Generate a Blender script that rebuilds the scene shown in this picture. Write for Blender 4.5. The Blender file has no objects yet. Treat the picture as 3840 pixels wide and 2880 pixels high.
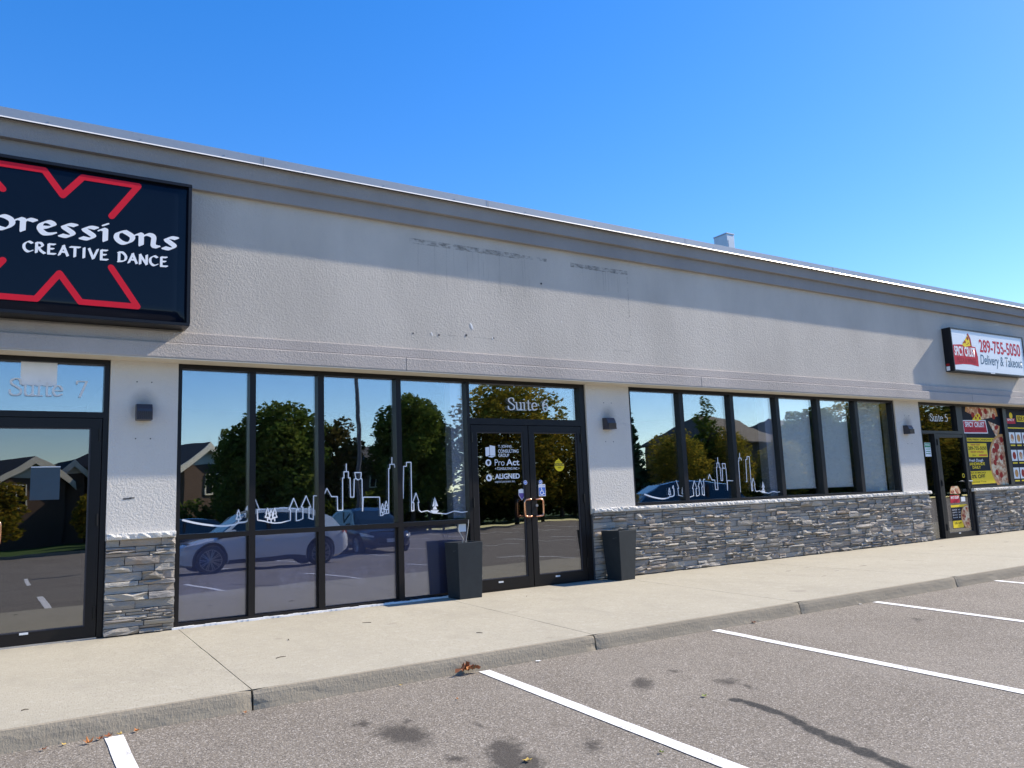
import bpy, bmesh, math, random
import numpy as np
from mathutils import Vector, Matrix, noise
rnd = random.Random(7)
R = math.radians
sc = bpy.context.scene
C = sc.collection
# ------------------------------------------------------------------ camera, sky, sun, exposure
cam = bpy.data.cameras.new('camera'); camo = bpy.data.objects.new('camera', cam); C.objects.link(camo)
cam.sensor_fit = 'HORIZONTAL'; cam.sensor_width = 36.0; cam.lens = 3000.0 / 3840 * 36
cam.clip_start = 0.05; cam.clip_end = 3000
yaw, pitch, roll = .563873, .142298, -.040347
cy_, sy_, cp_, sp_ = math.cos(yaw), math.sin(yaw), math.cos(pitch), math.sin(pitch)
fw = Vector((sy_ * cp_, cy_ * cp_, sp_)); r0 = Vector((cy_, -sy_, 0)); u0 = r0.cross(fw)
r2 = r0 * math.cos(roll) + u0 * math.sin(roll); u2 = -r0 * math.sin(roll) + u0 * math.cos(roll)
camo.matrix_world = Matrix(((r2.x, u2.x, -fw.x, 0), (r2.y, u2.y, -fw.y, -9), (r2.z, u2.z, -fw.z, 1.186), (0, 0, 0, 1)))
sc.camera = camo

SUN_EL, SUN_AZ = 38.0, 9.0          # azimuth measured from +X (along the wall) away from the wall
to_sun = Vector((math.cos(R(SUN_EL)) * math.cos(R(SUN_AZ)), -math.cos(R(SUN_EL)) * math.sin(R(SUN_AZ)), math.sin(R(SUN_EL))))
w = bpy.data.worlds.new('World'); sc.world = w; w.use_nodes = True
nt = w.node_tree; nt.nodes.clear()
sky = nt.nodes.new('ShaderNodeTexSky'); sky.sky_type = 'NISHITA'; sky.sun_disc = False
sky.sun_elevation = R(SUN_EL); sky.sun_rotation = R(90 + SUN_AZ)
sky.altitude = 200; sky.air_density = 1.0; sky.dust_density = .2; sky.ozone_density = 2.6
hs = nt.nodes.new('ShaderNodeHueSaturation'); hs.inputs['Saturation'].default_value = 1.58; hs.inputs['Hue'].default_value = .514; hs.inputs['Value'].default_value = 1.56
gm = nt.nodes.new('ShaderNodeGamma'); gm.inputs[1].default_value = .78
bg = nt.nodes.new('ShaderNodeBackground'); bg.inputs[1].default_value = .122
wo = nt.nodes.new('ShaderNodeOutputWorld')
nt.links.new(sky.outputs[0], gm.inputs[0]); nt.links.new(gm.outputs[0], hs.inputs['Color']); nt.links.new(hs.outputs[0], bg.inputs[0]); nt.links.new(bg.outputs[0], wo.inputs[0])
sl = bpy.data.lights.new('sun', 'SUN'); sl.energy = 4.7; sl.angle = R(.53); sl.color = (1, .90, .75)
so = bpy.data.objects.new('sun', sl); C.objects.link(so); so.location = (20, -8, 20)
so.rotation_euler = to_sun.to_track_quat('Z', 'Y').to_euler()
sc.view_settings.view_transform = 'Standard'; sc.view_settings.look = 'None'
sc.view_settings.gamma = 1; sc.view_settings.use_curve_mapping = False
sc.view_settings.exposure = .85
sc.cycles.max_bounces = 9; sc.cycles.glossy_bounces = 5; sc.cycles.transparent_max_bounces = 16
sc.cycles.use_denoising = True; sc.cycles.caustics_reflective = True; sc.cycles.sample_clamp_indirect = 3.0; sc.cycles.blur_glossy = .3; sc.cycles.caustics_refractive = False

# ------------------------------------------------------------------ helpers
SL = .0048                                             # the whole site rises slightly to the right
def gz(x): return SL * x
def lot_z(x, y):
    d = max(0, min(-y, 18.5) - 3.43)
    return -.122 + SL * max(-40, min(60, x)) - .033 * d

class MB:
    def __init__(s): s.v = []; s.f = []; s.m = []
    def face(s, pts, mi=0):
        k = len(s.v); s.v += [tuple(p) for p in pts]; s.f.append(tuple(range(k, k + len(pts)))); s.m.append(mi); return s
    def box(s, x0, x1, y0, y1, z0, z1, mi=0):
        k = len(s.v)
        s.v += [(x, y, z) for z in (z0, z1) for y in (y0, y1) for x in (x0, x1)]
        for f in ((0, 2, 3, 1), (4, 5, 7, 6), (0, 1, 5, 4), (2, 6, 7, 3), (0, 4, 6, 2), (1, 3, 7, 5)):
            s.f.append(tuple(k + i for i in f)); s.m.append(mi)
        return s
    def bar(s, a, b, r, n=8, r2=None, mi=0, caps=True):
        a, b = Vector(a), Vector(b); d = (b - a).normalized(); r2 = r if r2 is None else r2
        t = d.orthogonal().normalized(); q = d.cross(t); k = len(s.v)
        for c, rr in ((a, r), (b, r2)):
            for i in range(n):
                an = 2 * math.pi * i / n; s.v.append(tuple(c + t * math.cos(an) * rr + q * math.sin(an) * rr))
        for i in range(n):
            j = (i + 1) % n; s.f.append((k + i, k + j, k + n + j, k + n + i)); s.m.append(mi)
        if caps:
            s.f.append(tuple(k + i for i in reversed(range(n)))); s.m.append(mi)
            s.f.append(tuple(k + n + i for i in range(n))); s.m.append(mi)
        return s
    def prism(s, poly, y0, y1, mi=0):                  # poly: (x, z) outline, extruded along y
        n = len(poly); k = len(s.v)
        s.v += [(x, y0, z) for x, z in poly] + [(x, y1, z) for x, z in poly]
        s.f.append(tuple(k + i for i in range(n))); s.m.append(mi)
        s.f.append(tuple(k + n + i for i in reversed(range(n)))); s.m.append(mi)
        for i in range(n):
            j = (i + 1) % n; s.f.append((k + j, k + i, k + n + i, k + n + j)); s.m.append(mi)
        return s
    def mesh(s, name, mats, smooth=False, bevel=0):
        me = bpy.data.meshes.new(name); me.from_pydata(s.v, [], s.f)
        for m in (mats if isinstance(mats, (list, tuple)) else [mats]): me.materials.append(m)
        me.polygons.foreach_set('material_index', s.m)
        bm = bmesh.new(); bm.from_mesh(me)
        if bevel:
            bmesh.ops.remove_doubles(bm, verts=bm.verts, dist=1e-5)
            es = [e for e in bm.edges if len(e.link_faces) == 2 and e.calc_face_angle(0) > .6]
            bmesh.ops.bevel(bm, geom=es, offset=bevel, segments=2, affect='EDGES', profile=.6)
        bmesh.ops.recalc_face_normals(bm, faces=bm.faces)
        bm.to_mesh(me); bm.free()
        if smooth: me.polygons.foreach_set('use_smooth', [True] * len(me.polygons))
        return me
    def build(s, name, mats, parent=None, smooth=False, bevel=0):
        return link(name, s.mesh(name, mats, smooth, bevel), parent)

def link(name, data, parent=None):
    o = bpy.data.objects.new(name, data); C.objects.link(o)
    if parent is not None: o.parent = parent; o.matrix_parent_inverse = Matrix.Identity(4)
    return o
def tag(o, label, cat, group=None):
    o['label'] = label; o['category'] = cat
    if group: o['group'] = group
    return o
def thing(name, label, cat, loc=(0, 0, 0), rz=0, group=None):
    o = bpy.data.objects.new(name, None); C.objects.link(o); o.location = loc; o.rotation_euler = (0, 0, rz)
    return tag(o, label, cat, group)
def structure(o): o['kind'] = 'structure'; return o
def copy_tree(o, parent=None):
    c = o.copy(); C.objects.link(c)
    if parent is not None: c.parent = parent
    for ch in list(o.children): copy_tree(ch, c)
    return c

# ------------------------------------------------------------------ materials
MATS = {}
class N:                                               # small node-tree writer
    def __init__(s, name):
        s.m = bpy.data.materials.new(name); s.m.use_nodes = True; s.t = s.m.node_tree; s.t.nodes.clear()
        s.out = s.t.nodes.new('ShaderNodeOutputMaterial')
    def n(s, typ, **kw):
        nd = s.t.nodes.new('ShaderNode' + typ)
        for k, v in kw.items():
            if k.startswith('i_'): nd.inputs[k[2:].replace('_', ' ')].default_value = v
            elif k.startswith('n_'): nd.inputs[int(k[2:])].default_value = v
            else: setattr(nd, k, v)
        return nd
    def l(s, a, b): s.t.links.new(a, b)
    def coord(s, kind='Object'): return s.n('TexCoord').outputs[kind]
    def noise(s, scale, detail=4, rough=.55, vec=None, sc3=None):
        nd = s.n('TexNoise'); nd.inputs['Scale'].default_value = scale; nd.inputs['Detail'].default_value = detail; nd.inputs['Roughness'].default_value = rough
        v = vec or s.coord()
        if sc3:
            mp = s.n('Mapping'); mp.inputs['Scale'].default_value = sc3; s.l(v, mp.inputs[0]); v = mp.outputs[0]
        s.l(v, nd.inputs['Vector']); return nd.outputs[0]
    def ramp(s, fac, stops):
        nd = s.n('ValToRGB'); e = nd.color_ramp.elements
        while len(e) < len(stops): e.new(.5)
        for el, (p, c) in zip(e, stops):
            el.position = p; el.color = (c, c, c, 1) if isinstance(c, (int, float)) else (*c, 1)
        s.l(fac, nd.inputs[0]); return nd.outputs[0]
    def mix(s, a, b, fac, mode='MIX'):
        nd = s.n('MixRGB', blend_type=mode)
        for sock, v in ((nd.inputs[0], fac), (nd.inputs[1], a), (nd.inputs[2], b)):
            if hasattr(v, 'is_linked'): s.l(v, sock)
            elif isinstance(v, (int, float)): sock.default_value = v if sock is nd.inputs[0] else (v, v, v, 1)
            else: sock.default_value = (*v, 1)
        return nd.outputs[0]
    def math(s, op, a, b=0., clamp=False):
        nd = s.n('Math', operation=op, use_clamp=clamp)
        for sock, v in ((nd.inputs[0], a), (nd.inputs[1], b)):
            if hasattr(v, 'is_linked'): s.l(v, sock)
            else: sock.default_value = v
        return nd.outputs[0]
    def bump(s, h, strength=.3, dist=.01, prev=None):
        nd = s.n('Bump'); nd.inputs['Strength'].default_value = strength; nd.inputs['Distance'].default_value = dist
        s.l(h, nd.inputs['Height'])
        if prev is not None: s.l(prev, nd.inputs['Normal'])
        return nd.outputs[0]
    def bsdf(s, col, rough=.6, metal=0, spec=.5, normal=None, alpha=None, coat=0):
        b = s.n('BsdfPrincipled')
        for k, v in (('Base Color', col), ('Roughness', rough), ('Metallic', metal), ('Specular IOR Level', spec), ('Alpha', alpha), ('Normal', normal), ('Coat Weight', coat)):
            if v is None: continue
            if hasattr(v, 'is_linked'): s.l(v, b.inputs[k])
            elif isinstance(v, (int, float)): b.inputs[k].default_value = v
            else: b.inputs[k].default_value = (*v, 1)
        s.l(b.outputs[0], s.out.inputs[0]); return s.m

def plain(name, col, rough=.5, metal=0, spec=.5, var=.12, scale=6, bump=0, coat=0):
    m = N(name); nz = m.noise(scale, 5)
    c = m.mix(tuple(max(0, k * (1 - var)) for k in col), tuple(min(1, k * (1 + var)) for k in col), nz)
    nrm = m.bump(m.noise(scale * 8, 3), bump, .004) if bump else None
    return m.bsdf(c, rough, metal, spec, nrm, coat=coat)

def stucco(name, col, strength=.8, streak=.12):
    m = N(name); co = m.coord()
    big = m.noise(.9, 5, .6, co, (1, 1, .45)); fine = m.noise(48, 4, .65, co); grit = m.noise(130, 3, .6, co)
    c = m.mix(tuple(k * (1 - streak) for k in col), tuple(k * (1 + streak * .8) for k in col), m.ramp(big, [(.32, 0), (.7, 1)]))
    c = m.mix(c, tuple(k * .8 for k in col), m.ramp(grit, [(.62, 0), (.8, .5)]))
    h = m.math('ADD', m.ramp(fine, [(.3, 0), (.7, 1)]), m.math('MULTIPLY', grit, .5))
    return m.bsdf(c, .93, 0, .2, m.bump(h, strength, .006))

def glass(name, refl, tint, wav=.0006, rcol=(.92, .97, 1)):
    m = N(name)
    tr = m.n('BsdfTransparent'); tr.inputs[0].default_value = (*tint, 1)
    gl = m.n('BsdfGlossy'); gl.inputs['Roughness'].default_value = 0; gl.inputs[0].default_value = (*rcol, 1)
    m.l(m.bump(m.noise(1.1, 2.0, .4, sc3=(1, 1, 1)), .09, wav * 40), gl.inputs['Normal'])
    lw = m.n('LayerWeight'); lw.inputs[0].default_value = .12
    fac = m.math('ADD', refl, m.math('MULTIPLY', lw.outputs['Fresnel'], 1 - refl), True)
    mx = m.n('MixShader'); m.l(fac, mx.inputs[0]); m.l(tr.outputs[0], mx.inputs[1]); m.l(gl.outputs[0], mx.inputs[2])
    m.l(mx.outputs[0], m.out.inputs[0]); return m.m

M = {}
M['wall'] = stucco('wall_stucco', (.545, .50, .44), .48)
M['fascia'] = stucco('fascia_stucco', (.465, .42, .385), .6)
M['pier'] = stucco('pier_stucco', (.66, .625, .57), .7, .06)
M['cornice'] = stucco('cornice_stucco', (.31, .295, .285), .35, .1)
M['soffit'] = plain('soffit_paint', (.62, .56, .45), .8)
M['flash'] = plain('flashing_metal', (.36, .38, .40), .38, .35, .5, .08, 2)
M['drip'] = plain('drip_edge_metal', (.72, .71, .69), .4, .2)
M['frame'] = plain('bronze_anodised', (.010, .0085, .0085), .38, .0, .3, .2, 9)
M['frame_dark'] = plain('dark_aluminium', (.008, .008, .011), .38, .0, .3, .2, 9)
M['glass'] = glass('reflective_glass', .285, (.985, .995, .995))
M['glass_door'] = glass('door_glass', .20, (.5, .5, .5), rcol=(.95, .97, 1))
M['glass_low'] = glass('spandrel_glass', .17, (.80, .81, .88), rcol=(.85, .9, 1))
M['glass_dark'] = plain('dark_car_glass', (.012, .016, .02), .03, 0, .9, .1)
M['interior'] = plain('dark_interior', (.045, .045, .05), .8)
M['column'] = plain('interior_panel', (.56, .57, .66), .7, 0, .3, .05)
M['blind'] = plain('blind_fabric', (.95, .955, .93), .8, 0, .2, .05, 3)
M['white'] = plain('white_vinyl', (.85, .86, .88), .5, 0, .4, .03)
M['silver'] = plain('silver_vinyl', (.74, .76, .77), .45, 0, .4, .05)
M['caulk'] = plain('white_caulk', (.8, .8, .8), .6, 0, .3, .1, 30)
M['copper'] = plain('copper_metal', (.82, .40, .24), .22, 1, .5, .05)
M['steel'] = plain('steel_metal', (.55, .56, .58), .3, .9)
M['galv'] = plain('galvanised_metal', (.45, .48, .50), .4, .6, .5, .15, 5)
M['black'] = plain('black_plastic', (.014, .014, .016), .5)
M['navy'] = plain('navy_sign_acrylic', (.004, .007, .015), .08, 0, .22, .1)
M['red'] = plain('red_vinyl', (.66, .014, .035), .55, 0, .15)
M['sign_white'] = plain('white_acrylic', (.80, .83, .86), .28, 0, .5, .02)
M['sign_red'] = plain('dark_red_vinyl', (.52, .02, .045), .55, 0, .15)
M['sign_red2'] = plain('maroon_vinyl', (.34, .012, .03), .55, 0, .15)
M['sign_teal'] = plain('slate_blue_vinyl', (.05, .11, .17), .4)
M['yellow'] = plain('yellow_vinyl', (.90, .66, .03), .55, 0, .15)
M['blue'] = plain('blue_vinyl', (.03, .12, .50), .4)
M['purple'] = plain('purple_vinyl', (.16, .10, .36), .4)
M['green'] = plain('green_vinyl', (.05, .32, .14), .4)
M['poster'] = plain('poster_black', (.010, .014, .024), .6, 0, .12)
M['poster_txt'] = plain('poster_ink', (.02, .018, .016), .6, 0, .12)
M['crust'] = plain('pizza_crust_print', (.62, .33, .12), .6, 0, .12, .35, 14)
M['pepperoni'] = plain('pepperoni_print', (.36, .035, .025), .6, 0, .12, .4, 20)
M['neon_blue'] = plain('neon_tube_blue', (.10, .16, .42), .3)
M['neon_red'] = plain('neon_tube_red', (.50, .12, .12), .3)
M['lamp'] = plain('lamp_bronze', (.055, .052, .062), .42, .3)
M['paper'] = plain('frosted_paper', (.82, .85, .88), .5, 0, .4, .12, 8)
def cheese():
    m = N('pizza_cheese_print'); a = m.noise(11, 5, .6)
    c = m.ramp(a, [(.30, (.20, .05, .03)), (.45, (.55, .22, .10)), (.55, (.75, .60, .38)), (.68, (.80, .70, .52)), (.78, (.12, .20, .06))])
    return m.bsdf(c, .5)
M['cheese'] = cheese()
def planter_mat():
    m = N('planter_fibre'); n1 = m.noise(9, 5); n2 = m.noise(60, 3)
    c = m.mix((.009, .013, .017), (.022, .030, .036), n1)
    sc_ = m.noise(7, 2, .5, sc3=(.4, 1, 4)); c = m.mix(c, (.16, .17, .18), m.ramp(sc_, [(.72, 0), (.78, .35)]))
    return m.bsdf(c, .55, 0, .4, m.bump(n2, .25, .002))
M['planter'] = planter_mat()
M['soil'] = plain('soil', (.05, .035, .025), .95, 0, .1, .4, 30, .5)
M['twig'] = plain('dry_twig', (.5, .47, .42), .8)

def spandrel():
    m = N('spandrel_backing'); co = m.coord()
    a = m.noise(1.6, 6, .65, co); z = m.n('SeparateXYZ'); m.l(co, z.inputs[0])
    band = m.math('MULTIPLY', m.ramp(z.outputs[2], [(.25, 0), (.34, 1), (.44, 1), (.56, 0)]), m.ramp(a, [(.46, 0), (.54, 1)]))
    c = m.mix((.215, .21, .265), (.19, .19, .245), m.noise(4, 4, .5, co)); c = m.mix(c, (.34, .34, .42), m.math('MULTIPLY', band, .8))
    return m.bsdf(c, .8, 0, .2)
M['spandrel'] = spandrel()

def stone_mat(name, islands=False):
    m = N(name); co = m.coord('Object')
    ri = m.n('NewGeometry').outputs['Random Per Island'] if islands else m.n('ObjectInfo').outputs['Random']
    base = m.ramp(ri, [(0, (.21, .195, .175)), (.18, (.36, .335, .295)), (.34, (.29, .265, .23)), (.5, (.40, .375, .33)), (.64, (.32, .295, .27)), (.76, (.38, .31, .24)), (.86, (.28, .265, .25)), (1, (.43, .40, .345))])
    tc = m.n('NewGeometry').outputs['Position']
    n1 = m.noise(18, 6, .65, tc, (.6, 1, 1.8)); n2 = m.noise(70, 4, .6, tc, (.5, 1, 1.6))
    c = m.mix(base, (.5, .48, .45), m.ramp(n1, [(.55, 0), (.78, .45)]))
    c = m.mix(c, (.09, .085, .085), m.ramp(n2, [(.60, 0), (.8, .55)]))
    c = m.mix(c, (.30, .20, .13), m.ramp(m.noise(5, 3, .5, tc), [(.62, 0), (.75, .35)]))
    h = m.math('ADD', n1, m.math('MULTIPLY', n2, .35))
    return m.bsdf(c, .85, 0, .25, m.bump(h, .9, .02))
M['stone'] = stone_mat('ledger_stone'); M['stone_far'] = stone_mat('ledger_stone_mass', True)
def capm():
    m = N('limestone_cap'); n1 = m.noise(22, 5, .65); n2 = m.noise(90, 3)
    c = m.mix((.58, .56, .52), (.80, .78, .74), n1)
    return m.bsdf(c, .85, 0, .2, m.bump(m.math('ADD', n1, m.math('MULTIPLY', n2, .3)), 1.0, .03))
M['cap'] = capm()
M['mortar'] = plain('dark_joint', (.06, .06, .065), .95)

def concrete():
    m = N('sidewalk_concrete'); p = m.n('NewGeometry').outputs['Position']
    a = m.noise(.8, 5, .6, p); b = m.noise(14, 5, .7, p); f = m.noise(95, 4, .7, p, (1, .35, 1))
    c = m.mix((.345, .318, .252), (.435, .405, .325), a)
    c = m.mix(c, (.50, .475, .405), m.ramp(b, [(.52, 0), (.75, .6)]))
    c = m.mix(c, (.24, .215, .17), m.ramp(f, [(.50, 0), (.72, .75)]))
    yy = m.n('SeparateXYZ'); m.l(p, yy.inputs[0]); dirt = m.math('MULTIPLY', m.ramp(m.math('ADD', yy.outputs[1], 1.0), [(.55, 0), (1, 1)]), m.ramp(m.noise(3.5, 6, .7, p), [(.42, 0), (.7, .55)]))
    c = m.mix(c, (.20, .175, .14), dirt); gum = m.noise(2.6, 2, .5, p); c = m.mix(c, (.22, .20, .165), m.ramp(gum, [(.70, 0), (.74, .35)]))
    c = m.mix(c, (.27, .25, .205), m.ramp(m.noise(2.2, 6, .7, p, (1, .5, 1)), [(.5, 0), (.75, .4)]))
    sp = m.noise(7.5, 1, .4, p, (.35, 1.0, 1)); c = m.mix(c, (.10, .09, .08), m.ramp(sp, [(.79, 0), (.81, .8)]))
    return m.bsdf(c, .92, 0, .2, m.bump(m.math('ADD', f, m.math('MULTIPLY', b, .6)), .6, .004))
M['concrete'] = concrete()
def kerbm():
    m = N('kerb_concrete'); p = m.n('NewGeometry').outputs['Position']
    a = m.noise(3, 5, .65, p, (.5, 1, 3)); f = m.noise(60, 5, .7, p, (1, 1, .4)); g = m.noise(9, 6, .7, p, (.6, 1, 2))
    c = m.mix((.235, .205, .155), (.37, .325, .25), a); c = m.mix(c, (.16, .145, .12), m.ramp(g, [(.62, 0), (.74, .6)])); c = m.mix(c, (.45, .43, .38), m.ramp(f, [(.6, 0), (.8, .5)]))
    return m.bsdf(c, .95, 0, .15, m.bump(m.math('ADD', f, g), .9, .006))
M['kerb'] = kerbm()

STAINS = [(2.02, -4.48, .17, .30, .0, .62), (2.30, -5.15, .12, .34, -.5, .8), (2.36, -5.30, .10, .2, -.5, .55), (3.85, -4.47, .10, .20, -.7, .62), (4.26, -4.36, .07, .10, 0, .4),
          (1.89, -4.13, .08, .12, 0, .45), (2.14, -4.26, .05, .08, 0, .4), (2.07, -5.02, .08, .10, 0, .45), (2.77, -5.28, .07, .20, -.6, .4), (2.46, -4.6, .05, .12, .3, .35),
          (4.35, -4.80, .12, .16, 0, .45), (4.36, -4.97, .07, .15, -.3, .42), (4.26, -4.40, .05, .07, 0, .35), (7.46, -4.30, .10, .22, -.3, .35), (6.96, -4.30, .05, .08, 0, .3), (1.05, -4.6, .14, .1, 0, .3)]
def asphalt():
    m = N('lot_asphalt'); p = m.n('NewGeometry').outputs['Position']
    vo = m.n('TexVoronoi'); vo.inputs['Scale'].default_value = 150; m.l(p, vo.inputs['Vector'])
    a = m.noise(.55, 5, .6, p); b = m.noise(48, 4, .7, p); d = m.noise(6, 4, .6, p); f = m.noise(150, 3, .7, p)
    c = m.mix((.165, .142, .114), (.228, .20, .163), m.ramp(a, [(.3, 0), (.7, 1)]))
    chips = m.n('SeparateColor'); m.l(vo.outputs['Color'], chips.inputs[0])
    c = m.mix(c, (.52, .48, .43), m.ramp(chips.outputs[0], [(.74, 0), (.97, .8)]))
    c = m.mix(c, (.05, .045, .042), m.ramp(chips.outputs[1], [(.58, 0), (.98, .8)]))
    c = m.mix(c, (.40, .37, .33), m.ramp(f, [(.58, 0), (.75, .5)]))
    c = m.mix(c, (.11, .10, .09), m.ramp(d, [(.56, 0), (.8, .4)])); c = m.mix(c, (.26, .235, .20), m.ramp(m.noise(.9, 6, .65, p, (1, .5, 1)), [(.5, 0), (.75, .45)]))
    tot = None
    jit = m.n('VectorMath', operation='SCALE'); nn = m.n('TexNoise'); nn.inputs['Scale'].default_value = 8; nn.inputs['Detail'].default_value = 9; nn.inputs['Roughness'].default_value = .72; m.l(p, nn.inputs['Vector'])
    sub = m.n('VectorMath', operation='SUBTRACT'); sub.inputs[1].default_value = (.5, .5, .5); m.l(nn.outputs['Color'], sub.inputs[0]); m.l(sub.outputs[0], jit.inputs[0]); jit.inputs['Scale'].default_value = .25
    pj = m.n('VectorMath', operation='ADD'); m.l(p, pj.inputs[0]); m.l(jit.outputs[0], pj.inputs[1])
    for (x, y, rx, ry, an, s) in STAINS:
        mp = m.n('Mapping', vector_type='TEXTURE'); mp.inputs['Location'].default_value = (x, y, lot_z(x, y)); mp.inputs['Rotation'].default_value = (0, 0, an); mp.inputs['Scale'].default_value = (rx * 1.5, ry * 1.5, 1)
        m.l(pj.outputs[0], mp.inputs[0]); ln = m.n('VectorMath', operation='LENGTH'); m.l(mp.outputs[0], ln.inputs[0])
        v = m.ramp(ln.outputs['Value'], [(0, s + .25), (1, 0)]); tot = v if tot is None else m.math('MAXIMUM', tot, v)
    tot = m.ramp(m.math('SUBTRACT', tot, m.math('MULTIPLY', m.noise(13, 9, .75, p), .62)), [(.0, 0), (.30, .82)]); c = m.mix(c, (.045, .04, .036), tot)
    # long dark streak
    streak = [(4.03, -5.11, .035), (4.07, -5.19, .05), (4.03, -5.57, .035), (3.96, -5.75, .045), (3.91, -5.92, .055), (3.87, -6.12, .06), (3.83, -6.29, .05), (3.77, -6.6, .05), (3.70, -7.1, .04)]
    jk = m.n('VectorMath', operation='SCALE'); m.l(sub.outputs[0], jk.inputs[0]); jk.inputs['Scale'].default_value = .07; pk = m.n('VectorMath', operation='ADD'); m.l(p, pk.inputs[0]); m.l(jk.outputs[0], pk.inputs[1])
    st = None
    for (x0, y0, w0), (x1, y1, w1) in zip(streak, streak[1:]):
        L = math.hypot(x1 - x0, y1 - y0)
        mp = m.n('Mapping', vector_type='TEXTURE'); mp.inputs['Location'].default_value = ((x0 + x1) / 2, (y0 + y1) / 2, lot_z(x0, y0)); mp.inputs['Rotation'].default_value = (0, 0, math.atan2(y1 - y0, x1 - x0)); mp.inputs['Scale'].default_value = (L * .75, (w0 + w1) * .62, 1)
        m.l(pk.outputs[0], mp.inputs[0]); ln = m.n('VectorMath', operation='LENGTH'); m.l(mp.outputs[0], ln.inputs[0])
        v = m.ramp(ln.outputs['Value'], [(.62, 1), (1, 0)]); st = v if st is None else m.math('MAXIMUM', st, v)
    st = m.math('MULTIPLY', st, m.ramp(b, [(.25, .7), (.55, 1)]))
    c = m.mix(c, (.03, .03, .03), st)
    h = m.math('ADD', b, m.math('MULTIPLY', f, .6))
    return m.bsdf(c, .9, 0, .25, m.bump(h, .8, .006))
M['asphalt'] = asphalt()
def paintm():
    m = N('road_paint'); p = m.n('NewGeometry').outputs['Position']; b = m.noise(60, 4, .7, p); a = m.noise(5, 4, .6, p)
    c = m.mix((.70, .70, .69), (.84, .84, .83), b); c = m.mix(c, (.24, .22, .20), m.ramp(m.math('MULTIPLY', b, a), [(.29, 0), (.38, .8)]))
    return m.bsdf(c, .8, 0, .3, m.bump(b, .5, .004))
M['paint'] = paintm()
M['grass'] = plain('lawn_grass', (.055, .10, .022), .9, 0, .2, .45, 3, .5)
M['earth'] = plain('dry_verge', (.17, .13, .07), .95, 0, .1, .35, 2, .4)
def leafm(name, cols, tr=.38):
    m = N(name); ri = m.n('NewGeometry').outputs['Random Per Island']
    c = m.ramp(m.math('ADD', m.math('MULTIPLY', ri, .45), m.math('MULTIPLY', m.ramp(m.noise(.75, 3, .6, m.n('NewGeometry').outputs['Position']), [(.3, 0), (.7, 1)]), .55)), [(i / (len(cols) - 1), k) for i, k in enumerate(cols)])
    d = m.n('BsdfDiffuse'); t = m.n('BsdfTranslucent'); mx = m.n('MixShader'); mx.inputs[0].default_value = tr
    m.l(c, d.inputs[0]); m.l(c, t.inputs[0]); m.l(d.outputs[0], mx.inputs[1]); m.l(t.outputs[0], mx.inputs[2]); m.l(mx.outputs[0], m.out.inputs[0]); return m.m
M['leaf_green'] = leafm('leaves_green', [(.05, .08, .016), (.075, .115, .022), (.115, .135, .026), (.06, .09, .024)])
M['leaf_rust'] = leafm('leaves_rust', [(.06, .075, .02), (.11, .075, .025), (.05, .065, .02), (.14, .08, .03)])
M['leaf_yellow'] = leafm('leaves_yellow', [(.12, .13, .018), (.32, .23, .025), (.10, .12, .02), (.42, .28, .035), (.20, .18, .025)])
M['needle'] = leafm('needles_dark', [(.015, .038, .02), (.022, .05, .025), (.03, .055, .025)], .1)
M['bark'] = plain('bark', (.07, .055, .042), .95, 0, .1, .3, 10, .6)
M['brick'] = plain('house_brick', (.13, .085, .06), .9, 0, .2, .2, 12)
M['siding'] = plain('house_siding', (.46, .38, .26), .85, 0, .2, .08, 4)
M['roof'] = plain('asphalt_shingle', (.055, .052, .05), .92, 0, .2, .3, 6, .4)
M['roof_brown'] = plain('brown_shingle', (.10, .08, .062), .92, 0, .2, .25, 6, .4)
M['trim'] = plain('cream_trim', (.74, .68, .54), .7, 0, .3, .05)
M['car_white'] = plain('white_car_paint', (.78, .78, .76), .25, 0, .5, .02, 3, 0, 1)
M['car_black'] = plain('black_car_paint', (.012, .014, .018), .2, 0, .5, .05, 3, 0, 1)
M['car_grey'] = plain('dark_grey_car_paint', (.03, .035, .042), .22, .3, .5, .05, 3, 0, 1)
M['tyre'] = plain('tyre_rubber', (.018, .018, .018), .85)
M['rim'] = plain('alloy_rim', (.42, .43, .44), .3, .8)
M['headlight'] = plain('clear_lamp', (.70, .72, .74), .08)
M['taillight'] = plain('red_lamp', (.35, .012, .012), .15)
M['leaf_orange'] = plain('dry_leaf_orange', (.36, .13, .03), .8)
M['leaf_brown'] = plain('dry_leaf_brown', (.26, .085, .03), .85)
M['leaf_gold'] = plain('dry_leaf_yellow', (.55, .38, .09), .8)
M['leaf_olive'] = plain('dry_leaf_olive', (.16, .20, .03), .8)

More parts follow.
